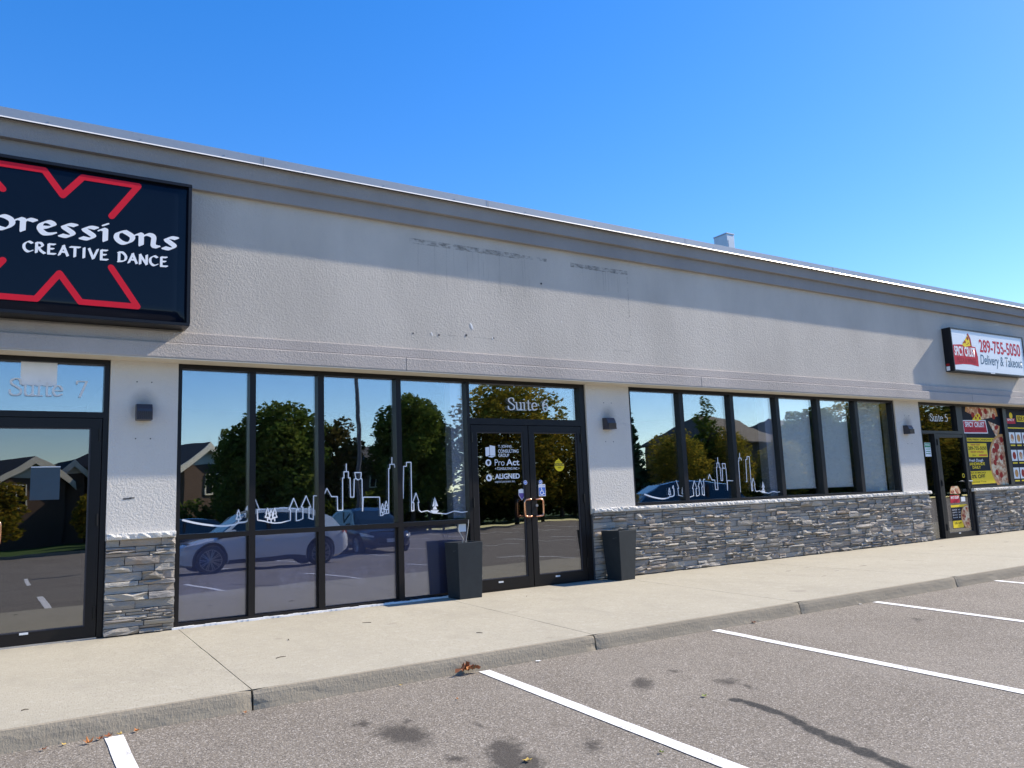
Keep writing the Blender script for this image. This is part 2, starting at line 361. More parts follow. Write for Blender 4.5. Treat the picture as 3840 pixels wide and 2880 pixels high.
def stain_mat(name, col, lo, hi, amt, sc3, scale=6):
    m = N(name); p = m.n('NewGeometry').outputs['Position']; a = m.noise(scale, 6, .7, p, sc3)
    return m.bsdf(col, .95, 0, .1, None, m.math('MULTIPLY', m.ramp(a, [(lo, 0), (hi, 1)]), amt))
M['grime'] = stain_mat('grime_band', (.16, .165, .155), .42, .66, .6, (1, 1, 2.2), 9)
M['drips'] = stain_mat('grime_drips', (.20, .205, .20), .56, .72, .32, (16, 1, .25), 2)
M['line_grime'] = stain_mat('grime_line', (.18, .18, .175), .45, .65, .4, (3, 1, 3), 6)
M['patch'] = stain_mat('old_fixture_patch', (.20, .185, .165), .1, .5, .10, (1, 1, 1), 3)  # slightly darker paint patch left where older fixtures hung
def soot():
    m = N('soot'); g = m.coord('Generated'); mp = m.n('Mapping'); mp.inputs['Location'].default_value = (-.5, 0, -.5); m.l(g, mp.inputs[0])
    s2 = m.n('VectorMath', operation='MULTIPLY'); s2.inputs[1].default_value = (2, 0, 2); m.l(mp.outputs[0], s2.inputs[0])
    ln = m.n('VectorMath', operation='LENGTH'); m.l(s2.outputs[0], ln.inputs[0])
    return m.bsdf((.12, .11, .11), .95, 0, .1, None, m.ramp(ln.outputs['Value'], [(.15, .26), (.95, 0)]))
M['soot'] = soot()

# ------------------------------------------------------------------ lettering
def text_mesh(body, mat, bold=0., shear=0., depth=.0006):
    cu = bpy.data.curves.new('lettering', 'FONT'); cu.body = body; cu.size = 1; cu.offset = bold; cu.shear = shear; cu.extrude = 0
    ob = bpy.data.objects.new('lettering', cu); C.objects.link(ob)
    dg = bpy.context.evaluated_depsgraph_get(); me = bpy.data.meshes.new_from_object(ob.evaluated_get(dg))
    bpy.data.objects.remove(ob); bpy.data.curves.remove(cu)
    n = len(me.vertices); a = np.empty(n * 3, np.float32); me.vertices.foreach_get('co', a); a = a.reshape(-1, 3)
    me.materials.clear(); me.materials.append(mat)
    return me, a
def text(name, body, mat, x0, x1, z0, z1, y, parent, bold=0., shear=0., shear_z=0.):
    me, a = text_mesh(body, mat, bold, shear)
    lo, hi = a.min(0), a.max(0); s = np.empty_like(a)
    t = (a[:, 0] - lo[0]) / (hi[0] - lo[0]); q = (a[:, 1] - lo[1]) / (hi[1] - lo[1])
    s[:, 0] = x0 + t * (x1 - x0); s[:, 2] = z0 + q * (z1 - z0) + shear_z * t; s[:, 1] = y
    me.vertices.foreach_set('co', s.reshape(-1)); me.update()
    return link(name, me, parent)
def hull(pts):
    pts = sorted(set((round(a, 6), round(b, 6)) for a, b in pts))
    def half(ps):
        h = []
        for p in ps:
            while len(h) > 1 and (h[-1][0] - h[-2][0]) * (p[1] - h[-2][1]) - (h[-1][1] - h[-2][1]) * (p[0] - h[-2][0]) <= 0: h.pop()
            h.append(p)
        return h
    return half(pts)[:-1] + half(pts[::-1])[:-1]
def spline(pts, n=6):
    if len(pts) < 3: return pts
    out = []
    P = [pts[0]] + list(pts) + [pts[-1]]
    for i in range(1, len(P) - 2):
        for k in range(n):
            t = k / n; a, b, c, d = P[i - 1], P[i], P[i + 1], P[i + 2]
            out.append(tuple(.5 * (2 * b[j] + (c[j] - a[j]) * t + (2 * a[j] - 5 * b[j] + 4 * c[j] - d[j]) * t * t + (3 * b[j] - a[j] - 3 * c[j] + d[j]) * t ** 3) for j in range(len(b))))
    return out + [pts[-1]]
def pen(mb, strokes, nib, x0, z0, sx, sz, y):              # broad-nib pen: hull of the nib at both ends of each step
    k = 0
    for st in strokes:
        smooth, pts = st; pts = spline(pts) if smooth else pts
        P = [(x0 + a * sx, z0 + b * sz) for a, b in pts]
        for a, b in zip(P, P[1:]):
            h = hull([(q[0] + i, q[1] + j) for q in (a, b) for i, j in nib]); k += 1
            mb.face([(u, y - k * 1.2e-5, v) for u, v in h])
def nibrect(w, t, ang):
    c, s = math.cos(ang), math.sin(ang)
    return [(i * w / 2 * c - j * t / 2 * s, i * w / 2 * s + j * t / 2 * c) for i in (-1, 1) for j in (-1, 1)]
UNC = {  # calligraphic lower case, x-height 1, advance about 1
 'p': [(0, [(.18, .95), (.18, -.75)]), (1, [(.2, .8), (.5, 1), (.85, .8), (.9, .4), (.6, .02), (.25, .08)])],
 'r': [(1, [(0, .85), (.12, .95), (.3, .9)]), (0, [(.3, .9), (.3, .05)]), (1, [(.3, .7), (.55, .98), (.9, .92)])],
 'e': [(1, [(.12, .5), (.55, .55), (.85, .8), (.55, 1), (.2, .8), (.1, .4), (.4, .02), (.9, .12)])],
 's': [(1, [(.9, .95), (.5, .98), (.2, .78), (.5, .52), (.75, .28), (.5, .02), (.05, .06)])],
 'i': [(1, [(.1, .85), (.25, .95), (.45, .9)]), (0, [(.45, .9), (.45, .05)]), (0, [(.36, 1.32), (.52, 1.38)])],
 'o': [(1, [(.5, 1), (.15, .8), (.1, .35), (.45, .02), (.82, .2), (.92, .65), (.5, 1)])],
 'n': [(1, [(0, .85), (.1, .95), (.22, .9)]), (0, [(.22, .9), (.22, .05)]), (1, [(.22, .7), (.5, 1), (.78, .85), (.78, .15), (1.0, .05)])]}
CAP = {
 'C': [(1, [(.85, .88), (.5, 1), (.12, .7), (.15, .25), (.5, 0), (.88, .14)])],
 'R': [(0, [(.15, 1), (.15, 0)]), (1, [(.1, .95), (.5, 1), (.72, .78), (.5, .55), (.2, .52)]), (1, [(.35, .5), (.6, .2), (.95, 0)])],
 'E': [(0, [(.18, 1), (.18, 0)]), (0, [(.18, .97), (.75, 1)]), (0, [(.18, .52), (.62, .54)]), (0, [(.18, .02), (.82, .05)])],
 'A': [(0, [(.5, 1), (.08, 0)]), (0, [(.46, 1), (.92, 0)]), (0, [(.2, .35), (.75, .36)])],
 'T': [(0, [(.02, .95), (.95, .99)]), (0, [(.48, .98), (.48, 0)])],
 'I': [(0, [(.5, 1), (.5, 0)])],
 'V': [(0, [(.05, 1), (.5, 0)]), (0, [(.92, 1), (.5, 0)])],
 'D': [(0, [(.18, 1), (.18, 0)]), (1, [(.1, .97), (.55, .98), (.9, .6), (.75, .15), (.1, .02)])],
 'N': [(0, [(.15, 0), (.15, 1)]), (0, [(.12, 1), (.85, .02)]), (0, [(.85, 0), (.85, 1)])]}
SER = {  # serif capitals and lower case for the suite numbers, cap height 1
 'S': ([(1, [(.50, .72), (.47, .93), (.30, 1), (.10, .88), (.12, .68), (.32, .52), (.52, .34), (.50, .10), (.28, 0), (.08, .10), (.04, .30)])], .62),
 'u': ([(0, [(.10, .62), (.10, .18)]), (1, [(.10, .2), (.16, .02), (.32, .02), (.44, .14)]), (0, [(.44, .64), (.44, .0)]), (0, [(0, .63), (.1, .64)]), (0, [(.34, .63), (.44, .64)]), (0, [(.44, .02), (.56, .04)])], .60),
 'i': ([(0, [(.12, .62), (.12, .02)]), (0, [(0, .62), (.12, .64)]), (0, [(0, .01), (.24, .01)]), (0, [(.11, .88), (.13, .92)])], .32),
 't': ([(0, [(.15, .82), (.15, .12)]), (1, [(.15, .14), (.2, .01), (.34, .06)]), (0, [(.02, .62), (.32, .62)])], .38),
 'e': ([(1, [(.07, .36), (.44, .37), (.42, .54), (.26, .65), (.1, .52), (.06, .28), (.2, .03), (.46, .14)])], .56),
 '5': ([(0, [(.46, .98), (.16, .98)]), (0, [(.16, .98), (.09, .58)]), (1, [(.09, .58), (.34, .6), (.47, .38), (.38, .08), (.12, 0), (.02, .08)])], .56),
 '6': ([(1, [(.46, .99), (.22, .82), (.07, .45), (.14, .08), (.30, .0), (.46, .16), (.44, .46), (.26, .56), (.1, .42)])], .56),
 '7': ([(0, [(.04, .82), (.06, .97)]), (0, [(.06, .97), (.50, .97)]), (0, [(.50, .97), (.20, 0)])], .56), ' ': ([], .34)}
def suite(parent, txt, x0, x1, z0, h, y, label, gap=0):
    adv = [SER[c][1] + (gap if c == ' ' else 0) for c in txt]; tot = sum(adv); s = (x1 - x0) / (tot - .06); mb = MB(); x = 0
    nb = nibrect(.10 * s, .05 * h, 0)
    for c, a in zip(txt, adv):
        pen(mb, SER[c][0], nb, x0 + x * s, z0, s, h, y - .012); x += a
    o = mb.build('suite_lettering', M['silver'], parent); return tag(o, label, 'lettering') if label else o

# ------------------------------------------------------------------ ground, sidewalk, kerb, markings
def terrain():
    xs = [-400, -120, -60, -40] + [i for i in range(-30, 50, 4)] + [60, 120, 400]
    ys = [300, 60, 14, .3, -2.9, -3.2, -3.43, -6, -9, -12, -15, -18.5, -26, -34.5]
    mb = MB(); k = {}
    for j, y in enumerate(ys):
        for i, x in enumerate(xs):
            z = lot_z(x, y) - (.06 if -3.2 <= y <= .3 else 0); k[i, j] = len(mb.v); mb.v.append((x, y, z))
    for j in range(len(ys) - 1):
        for i in range(len(xs) - 1): mb.f.append((k[i, j], k[i + 1, j], k[i + 1, j + 1], k[i, j + 1])); mb.m.append(0)
    return structure(mb.build('parking_lot', M['asphalt']))
lot = terrain()
def ground_strip(name, y0, y1, mat, dz0, dz1, amp=.0):
    mb = MB(); nx, ny = 70, 8; xs = [-400, -150] + [-60 + i * 3.2 for i in range(nx)] + [260, 500]
    for j in range(ny + 1):
        for x in xs:
            y = y0 + (y1 - y0) * j / ny; z = lot_z(x, -34) + dz0 + (dz1 - dz0) * (j / ny) + amp * noise.noise((x * .3, y * .3, 0)); mb.v.append((x, y, z))
    n = len(xs)
    for j in range(ny):
        for i in range(n - 1): mb.f.append((j * n + i, j * n + i + 1, (j + 1) * n + i + 1, (j + 1) * n + i)); mb.m.append(0)
    return structure(mb.build(name, mat))
ground_strip('verge', -34.5, -300, M['grass'], .14, .9, .15)
mbk = MB(); mbk.box(-120, 200, -34.6, -34.3, -1.6, lot_z(0, -34) + .15)
structure(mbk.build('far_kerb', M['kerb']))

KY = -3.385
def kerb_y(x): return KY - .006 * (x - 3)
joints = [(-7.1, -.2), (-4.3, -.2), (-1.4, -.15), (1.535, -.11), (4.56, -.30), (7.27, -.40), (9.95, -.25), (12.6, -.25), (15.4, -.2), (18.2, -.2), (21.0, -.2), (24, -.2)]
sidewalk = structure(link('sidewalk', None)); sidewalk.empty_display_size = .2
def slab(j0, j1):
    g = .0035; (a, sa), (b, sb) = j0, j1; mb = MB(); nx, ny = 10, 12; dips = rnd.random() * 9
    yb = .02
    for lvl in (0, 1):
        pass
    idx = {}
    for j in range(ny + 1):
        v = j / ny
        for i in range(nx + 1):
            u = i / nx; xa = a + sa * v + g; xb = b + sb * v - g; x = xa + (xb - xa) * u; y = yb + (KY - yb) * v
            if j == ny: y = kerb_y(x) + .004 * noise.noise((x * 9, 1, 3))
            idx[i, j] = len(mb.v); mb.v.append((x + (.004 * noise.noise((j * .9, dips, 0)) if i in (0, nx) else 0), y, gz(x)))
    for j in range(ny):
        for i in range(nx): mb.f.append((idx[i, j], idx[i, j + 1], idx[i + 1, j + 1], idx[i + 1, j])); mb.m.append(0)
    for i, s in ((0, 1), (nx, -1)):                        # joint faces
        for j in range(ny):
            p, q = mb.v[idx[i, j]], mb.v[idx[i, j + 1]]
            mb.face([p, q, (q[0], q[1], q[2] - .15), (p[0], p[1], p[2] - .15)])
    return mb.build('slab', M['concrete'], sidewalk)
def kerb_piece(j0, j1):
    (a, sa), (b, sb) = j0, j1; a += sa + .007; b += sb - .007; n = int((b - a) / .05); prof = [(0, 0), (-.012, -.006), (-.022, -.03), (-.030, -.06), (-.036, -.09), (-.046, -.128), (-.05, -.16)]
    mb = MB()
    for i in range(n + 1):
        x = a + (b - a) * i / n
        for k, (dy, dz) in enumerate(prof):
            chip = max(0, noise.noise((x * 3.1, k * .4, 5)) - .34) * .012 * (1 if k in (3, 4, 5) else .2) + .0015 * noise.noise((x * 13, k * 2.3, 1))
            e = .02 * (math.exp(-((x - a) / .05) ** 2) + math.exp(-((b - x) / .05) ** 2)) * (.6 + .5 * noise.noise((k * 1.7, a, 2)))
            mb.v.append((x, kerb_y(x) + dy + chip + e * .8, gz(x) + dz - (e * .4 if k < 2 else 0)))
    m = len(prof)
    for i in range(n):
        for k in range(m - 1): mb.f.append((i * m + k, i * m + k + 1, (i + 1) * m + k + 1, (i + 1) * m + k)); mb.m.append(0)
    for i in (0, n): mb.face([mb.v[i * m + k] for k in range(m)] + [(mb.v[i * m][0], kerb_y(a) + .1, gz(a) - .16), (mb.v[i * m][0], kerb_y(a) + .1, gz(a))])
    return mb.build('kerb_piece', M['kerb'], sidewalk, smooth=False)
for j0, j1 in zip(joints, joints[1:]): slab(j0, j1); kerb_piece(j0, j1)
mb = MB(); mb.face([(-8, .02, -.10), (26, .02, .03), (26, -3.36, .03 - .02), (-8, -3.36, -.12)]); mb.build('joint_filler', M['mortar'], sidewalk)
def line(x, y0, y1, w=.10):
    n = 30; mb = MB()
    for i in range(n):
        a, b = y0 + (y1 - y0) * i / n, y0 + (y1 - y0) * (i + 1) / n
        def e(y, s): return x + s * (w / 2 + .006 * noise.noise((y * 14, s, x)))
        mb.face([(e(a, -1), a, lot_z(x, a) + .004), (e(b, -1), b, lot_z(x, b) + .004), (e(b, 1), b, lot_z(x, b) + .004), (e(a, 1), a, lot_z(x, a) + .004)])
    return mb.build('parking_line', M['paint'], lot)
for x in (-6.8, -4.3, -1.85, .60, 3.14, 5.62, 8.06, 10.54, 12.98, 15.43, 17.8, 20.2): line(x, -3.47, -8.6)
for i in range(12): line(-6.8 + 2.45 * i, -15.0, -20.2)
for i in range(12): line(14 + 2.45 * i, -24.5, -29.5)

# ------------------------------------------------------------------ the shop building
B = thing('shop_building', 'long low grey stucco shop row with dark framed shopfronts above a ledger stone base', 'building')
XL, XR = -4.0, 25.0
YW = -.22                                               # upper wall face
mb = MB(); mb.box(XL, XR, YW, .2, 2.95, 4.9); mb.build('upper_wall', M['wall'], B)
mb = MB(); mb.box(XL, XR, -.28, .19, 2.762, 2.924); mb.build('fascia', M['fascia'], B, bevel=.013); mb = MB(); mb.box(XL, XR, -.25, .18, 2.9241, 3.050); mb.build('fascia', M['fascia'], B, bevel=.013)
mb = MB(); mb.box(XL + .01, XR - .01, -.276, -.012, 2.752, 2.7618); mb.build('soffit', M['soffit'], B)
# fascia control joints read as hairlines
mb = MB()
for x in (4.02, 8.95, 16.6): mb.box(x, x + .005, -.2812, -.279, 2.764, 2.922)
mb.build('control_joint', M['mortar'], B)
# cornice: two shaded boards and a sectioned metal flashing, falling very slightly to the right
def sh(x): return 5.085 - .0040 * x
def cbox(x0, x1, y0, y1, z0, z1, name, mat):
    mb = MB(); k = mb.v
    for x in (x0, x1):
        b = sh(x); mb.v += [(x, y0, b + z0), (x, y1, b + z0), (x, y1, b + z1), (x, y0, b + z1)]
    mb.f += [(0, 4, 5, 1), (1, 5, 6, 2), (2, 6, 7, 3), (3, 7, 4, 0), (0, 1, 2, 3), (7, 6, 5, 4)]; mb.m += [0] * 6
    return mb.build(name, mat, B)
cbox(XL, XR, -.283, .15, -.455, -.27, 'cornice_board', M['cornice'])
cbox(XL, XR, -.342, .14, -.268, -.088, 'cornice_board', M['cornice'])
xs = [XL, -.22, 2.27, 5.18, 8.72, 12.3, 15.9, 19.4, XR]
for a, b in zip(xs, xs[1:]):
    f = cbox(a + .003, b - .003, -.397, -.380, -.088, .0, 'flashing', M['flash'])
    mb = MB(); mb.v = []
    for x in (a + .002, b - .002):
        t = sh(x); mb.v += [(x, -.408, t - .103), (x, -.381, t - .0895), (x, -.3795, t - .0885), (x, -.3975, t - .0862)]
    mb.f += [(0, 4, 5, 1), (1, 5, 6, 2), (2, 6, 7, 3), (3, 7, 4, 0), (0, 1, 2, 3), (7, 6, 5, 4)]; mb.m += [0] * 6
    mb.build('drip_edge', M['drip'], f)
    mb = MB(); n = 3
    for i in range(n):
        x = a + (i + .5) * (b - a) / n; mb.bar((x, -.397, sh(x) - .06), (x, -.402, sh(x) - .06), .007, 6)
    mb.box(b - .02, b - .0032, -.3985, -.3972, sh(b) - .087, sh(b) - .001)
    mb.build('screw', M['flash'], f)
cbox(XL, XR, -.379, .3, -.004, .012, 'coping', M['flash'])
mb = MB(); mb.box(XL, XR, .201, 14, 4.55, 4.6); mb.build('roof', M['roof'], B)
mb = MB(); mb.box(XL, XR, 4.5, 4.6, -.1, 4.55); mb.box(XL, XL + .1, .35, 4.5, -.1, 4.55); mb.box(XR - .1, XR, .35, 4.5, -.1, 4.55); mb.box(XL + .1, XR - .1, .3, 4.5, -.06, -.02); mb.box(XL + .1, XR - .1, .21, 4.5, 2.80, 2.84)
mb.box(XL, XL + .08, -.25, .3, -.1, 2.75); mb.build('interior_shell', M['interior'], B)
# party wall and interior panels behind the glass
def int_box(x0, x1, y0, y1, z0, z1, name='interior_panel', mat='column'): mb = MB(); mb.box(x0, x1, y0, y1, z0, z1); return mb.build(name, M[mat], B)
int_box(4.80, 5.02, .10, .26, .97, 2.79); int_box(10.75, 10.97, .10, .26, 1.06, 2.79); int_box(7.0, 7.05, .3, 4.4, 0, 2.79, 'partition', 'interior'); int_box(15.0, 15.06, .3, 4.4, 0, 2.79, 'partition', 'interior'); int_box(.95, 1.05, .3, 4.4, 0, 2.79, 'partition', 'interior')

def pier(x0, x1, z0, name='stucco_pier'):
    mb = MB(); mb.box(x0, x1, -.035, .25, z0, 2.752); return mb.build(name, M['pier'], B)
pier(.842, 1.489, .93); pier(6.895, 7.689, .93); pier(14.268, 15.062, .93); pier(-1.6, -.95, .93); pier(20.0, 21.0, .93)
for x0, x1, z0 in ((.842, 1.489, -.05), (6.895, 15.062, -.05), (16.70, 25, -.05), (-4, -.95, -.05)):
    mb = MB(); mb.box(x0 + .002, x1 - .002, -.034, .248, z0, .9299); mb.build('base_wall', M['mortar'], B)

# stone veneer ------------------------------------------------------
def unit_stone(seed):
    r = random.Random(seed); nx, nz = 4, 3; mb = MB(); rough = r.random() < .72
    tilt, lean = r.uniform(-.25, .25), r.uniform(-.2, .35)
    for k in range(nz):
        for i in range(nx):
            u, v = i / (nx - 1), k / (nz - 1); edge = i in (0, nx - 1) or k in (0, nz - 1)
            d = .72 + tilt * (u - .5) + lean * (v - .5) + (r.uniform(-.34, .34) if rough else r.uniform(-.06, .06)) - (.12 if edge else 0)
            jx = 0 if i in (0, nx - 1) else r.uniform(-.1, .1); jz = 0 if k in (0, nz - 1) else r.uniform(-.15, .15)
            if edge and rough: jx += r.uniform(-.015, .015)
            mb.v.append((u - .5 + jx, -d, v - .5 + jz))
    for k in range(nz - 1):
        for i in range(nx - 1):
            a = k * nx + i
            if r.random() < .5: mb.f += [(a, a + 1, a + nx + 1), (a, a + nx + 1, a + nx)]
            else: mb.f += [(a, a + 1, a + nx), (a + 1, a + nx + 1, a + nx)]
            mb.m += [0, 0]
    ring = [k for k in range(nx)] + [k * nx + nx - 1 for k in range(1, nz)] + [(nz - 1) * nx + i for i in range(nx - 2, -1, -1)] + [k * nx for k in range(nz - 2, 0, -1)]
    b0 = len(mb.v); mb.v += [(mb.v[q][0], 0, mb.v[q][2]) for q in ring]
    for q in range(len(ring)):
        p = (q + 1) % len(ring); mb.f.append((ring[p], ring[q], b0 + q, b0 + p)); mb.m.append(0)
    return mb.mesh('stone', M['stone'])
STONES = [unit_stone(100 + i) for i in range(26)]
placed = []
def stone_run(x0, x1, base, ztop):
    r = random.Random(int(x0 * 100) + 5); out = []
    panels = []                                            # ledger panels about 0.6 wide whose rows do not line up
    x = x0
    while x < x1 - .01:
        w = min(r.uniform(.55, .72), x1 - x); w = x1 - x if x1 - x - w < .25 else w
        panels.append((x, x + w)); x += w
    for a, b in panels:
        z = base(a) + .012
        first = True
        while z < ztop - .012:
            h = r.choice((.030, .038, .048, .058, .07, .085)); h = ztop - z if ztop - z - h < .028 else h
            xx = a; carry = r.uniform(-.05, .05) if not first else 0
            while xx < b - .01:
                L = r.uniform(.12, .40); L = b - xx if b - xx - L < .10 else L
                if h > .055 and r.random() < .22:
                    s = h * r.uniform(.4, .6); out += [(xx, xx + L, z, z + s), (xx, xx + L, z + s, z + h)]
                else: out.append((xx, xx + L, z, z + h))
                xx += L
            z += h; first = False
    return out
base7 = link('stone_base', None, B); base6 = link('stone_base', None, B); base5 = link('stone_base', None, B); base8 = link('stone_base', None, B)
for par, x0, x1 in ((base7, .845, 1.487), (base6, 6.90, 15.06), (base5, 16.705, 21.0), (base8, -3.9, -.96)):
    for s in stone_run(x0, x1, lambda x: gz(x), .935 + .0012 * x0): placed.append((par, s))
cv = Vector((0, -9, 1.186))
def size(p): s = p[1]; d = (Vector(((s[0] + s[1]) / 2, 0, s[2])) - cv).length; return (0 if p[0] is base8 else (s[1] - s[0]) * (s[3] - s[2]) / d ** 2)
placed.sort(key=size, reverse=True)
far = {}
for i, (par, (a, b, z0, z1)) in enumerate(placed):
    dep = rnd.choice((.018, .026, .036, .048, .062, .074)) * (1.0 if b - a > .15 else .9); me = STONES[rnd.randrange(len(STONES))]
    sx, sz = b - a - .006, z1 - z0 - .006; flip = rnd.choice((-1, 1))
    if i < 296:
        o = link('stone', me, par); o.location = ((a + b) / 2, -.034, (z0 + z1) / 2); o.scale = (sx * flip, dep, sz)
    else: far.setdefault(par, []).append((me, (a + b) / 2, (z0 + z1) / 2, sx * flip, dep, sz))
for par, L in far.items():
    mb = MB()
    for me, x, z, sx, dep, sz in L:
        k = len(mb.v); mb.v += [(x + v.co.x * sx, -.034 + v.co.y * dep, z + v.co.z * sz) for v in me.vertices]
        for p in me.polygons: mb.f.append(tuple(k + q for q in p.vertices)); mb.m.append(0)
    o = mb.build('stonework', M['stone_far'], par); o['kind'] = 'stuff'
def cap(x0, x1, par, z0=.938, seed=0):
    r = random.Random(seed + int(x0 * 10)); x = x0
    while x < x1 - .01:
        L = min(.92 + r.uniform(-.05, .05), x1 - x); L = x1 - x if x1 - x - L < .3 else L
        mb = MB(); n = max(4, int(L / .035)); prof = [(-.033, 1), (-.088, 1), (-.095, .85), (-.100, .5), (-.094, .15), (-.085, 0), (-.033, 0)]
        for i in range(n + 1):
            xx = x + .002 + (L - .004) * i / n; zz = z0 + .0012 * xx
            for k, (y, t) in enumerate(prof):
                j = r.uniform(-.009, .009) if 1 < k < 5 else 0
                mb.v.append((xx, y + j, zz + .062 * t + (r.uniform(-.004, .004) if 1 < k < 5 else 0)))
        m = len(prof)
        for i in range(n):
            for k in range(m):
                q = (k + 1) % m; mb.f.append((i * m + k, i * m + q, (i + 1) * m + q, (i + 1) * m + k)); mb.m.append(0)
        mb.f += [tuple(range(m)), tuple(n * m + k for k in range(m))]; mb.m += [0, 0]
        mb.build('cap_stone', M['cap'], par); x += L
cap(.846, 1.487, base7, .935); cap(6.90, 15.10, base6, .937); cap(16.60, 21, base5, .937); cap(-3.9, -.96, base8)

# ------------------------------------------------------------------ shopfront framing
FY0, FY1 = -.012, .10
def frame(name, bars, mat='frame', depth=(FY0, FY1)):
    o = None
    mb = MB()
    for i, (x0, x1, z0, z1) in enumerate(bars): mb.box(x0, x1, depth[0] + .0004 * i, depth[1] - .0004 * i, z0, z1)
    return mb.build(name, M[mat], B, bevel=0)
def pane(x0, x1, z0, z1, par, mat='glass', y=.05, name='pane'):
    mb = MB(); mb.box(x0 - .006, x1 + .006, y, y + .022, z0 - .006, z1 + .006); return mb.build(name, M[mat], par)
def mullion(x0, x1, z0, z1, par, mat='frame', d=(-.010, .098)):
    mb = MB(); mb.box(x0, x1, d[0], d[1], z0, z1); return mb.build('mullion', M[mat], par)
# window left of the entrance (four bays, low rail)
W6 = frame('shop_window', [(1.491, 1.532, .0, 2.75), (1.532, 4.977, 2.703, 2.75), (1.532, 4.977, .002, .058), (1.532, 4.975, .903, .955)])
for a, b in ((2.238, 2.305), (3.014, 3.086), (3.993, 4.061)): mullion(a, b, .004, 2.748, W6)
bays = [(1.532, 2.238), (2.305, 3.014), (3.086, 3.993), (4.061, 4.977)]
for a, b in bays:
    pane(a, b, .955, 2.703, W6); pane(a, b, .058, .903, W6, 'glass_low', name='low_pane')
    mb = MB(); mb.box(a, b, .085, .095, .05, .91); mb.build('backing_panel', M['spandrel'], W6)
    mb = MB()
    for (x0, x1, z0, z1) in ((a, a + .012, .058, .903), (b - .012, b, .058, .903), (a + .012, b - .012, .058, .068)): mb.box(x0, x1, .030, .049, z0, z1)
    mb.build('glazing_bead', M['frame'], W6)
mb = MB()
for i in range(60):
    x = 1.47 + i * 3.25 / 60; e = .022 + .022 * (noise.noise((x * 6, 2, 1)) + .6); mb.box(x, x + 3.25 / 60 + .001 * (i % 2), -.012 - e - .0003 * (i % 3), -.0125, gz(x) + .0005 * (i % 3), gz(x) + .020 + .008 * noise.noise((x * 9, 0, 0)))
mb.build('caulk_bead', M['caulk'], W6)
# entrance doors, suite 6
D6 = frame('door_frame', [(4.977, 5.022, .0, 2.75), (5.022, 6.80, 2.703, 2.75), (6.80, 6.888, .02, 2.75), (5.022, 6.80, 2.158, 2.24), (5.022, 6.80, .022, .036)])
pane(5.022, 6.80, 2.24, 2.703, D6, 'glass')
def handle(path, r, par, mat='copper', name='handle'):
    mb = MB(); P = spline(path, 5) if len(path) > 4 else path
    k0 = None; n = 10
    for i, p in enumerate(P):
        p = Vector(p); d = (Vector(P[min(i + 1, len(P) - 1)]) - Vector(P[max(i - 1, 0)])).normalized(); t = Vector((0, 0, 1)).cross(d)
        t = Vector((0, 1, 0)) if t.length < .05 else t.normalized()
        if k0 is not None and t.dot(k0) < 0: t = -t
        k0 = t; q = d.cross(t)
        for j in range(n): a = 2 * math.pi * j / n; mb.v.append(tuple(p + t * r * math.cos(a) + q * r * math.sin(a)))
    for i in range(len(P) - 1):
        for j in range(n): b = (j + 1) % n; mb.f.append((i * n + j, i * n + b, (i + 1) * n + b, (i + 1) * n + j)); mb.m.append(0)
    mb.f += [tuple(range(n)), tuple((len(P) - 1) * n + j for j in range(n))]; mb.m += [0, 0]
    return mb.build(name, M[mat], par, smooth=True)
def leaf(x0, x1, g0, g1, z0, z1, gz0, gz1, hx, hdir, hinge_x, mat='frame', gm='glass_door', hm='copper'):
    d = frame('door', [(x0, g0, z0, z1), (g1, x1, z0, z1), (g0, g1, gz1, z1), (g0, g1, z0, gz0)], mat, (-.008, .055))
    pane(g0, g1, gz0, gz1, d, gm, .02)
    mb = MB()
    for (a, b, c, e) in ((g0, g0 + .012, gz0, gz1), (g1 - .012, g1, gz0, gz1), (g0 + .012, g1 - .012, gz0, gz0 + .01), (g0 + .012, g1 - .012, gz1 - .01, gz1)): mb.box(a, b, .004, .0195, c, e)
    mb.build('glazing_bead', M['lamp'], d)
    if hm:
        s = hdir; y0, y1 = -.006, -.065
        handle([(hx, y0, 1.165), (hx + .004 * s, y1 * .8, 1.168), (hx + .02 * s, y1, 1.168), (hx + .085 * s, y1, 1.165), (hx + .108 * s, y1, 1.145), (hx + .112 * s, y1, 1.10), (hx + .112 * s, y1, 1.01), (hx + .106 * s, y1, .963), (hx + .08 * s, y1, .947), (hx + .02 * s, y1, .945), (hx + .004 * s, y1 * .8, .945), (hx, y0, .947)], .0125, d, hm)
    mb = MB()
    for z in (z0 + .23, (z0 + z1) / 2 + .06, z1 - .16): mb.bar((hinge_x, -.016, z - .06), (hinge_x, -.016, z + .06), .011, 8)
    mb.build('hinge', M[mat], d)
    mb = MB(); c = g0 + (g1 - g0) * .40; mb.box(c - .036, c + .036, -.0095, -.0082, z0 + .088, z0 + .108); mb.build('maker_plate', M['silver'], d)
    return d
dl = leaf(5.030, 5.905, 5.115, 5.828, .040, 2.150, .178, 2.058, 5.885, -1, 5.036); dr = leaf(5.917, 6.795, 6.000, 6.725, .040, 2.150, .178, 2.060, 5.955, 1, 6.790)
mb = MB(); mb.bar((5.996, -.010, 1.085), (5.996, -.022, 1.085), .018, 14); mb.build('lock', M['steel'], dr)
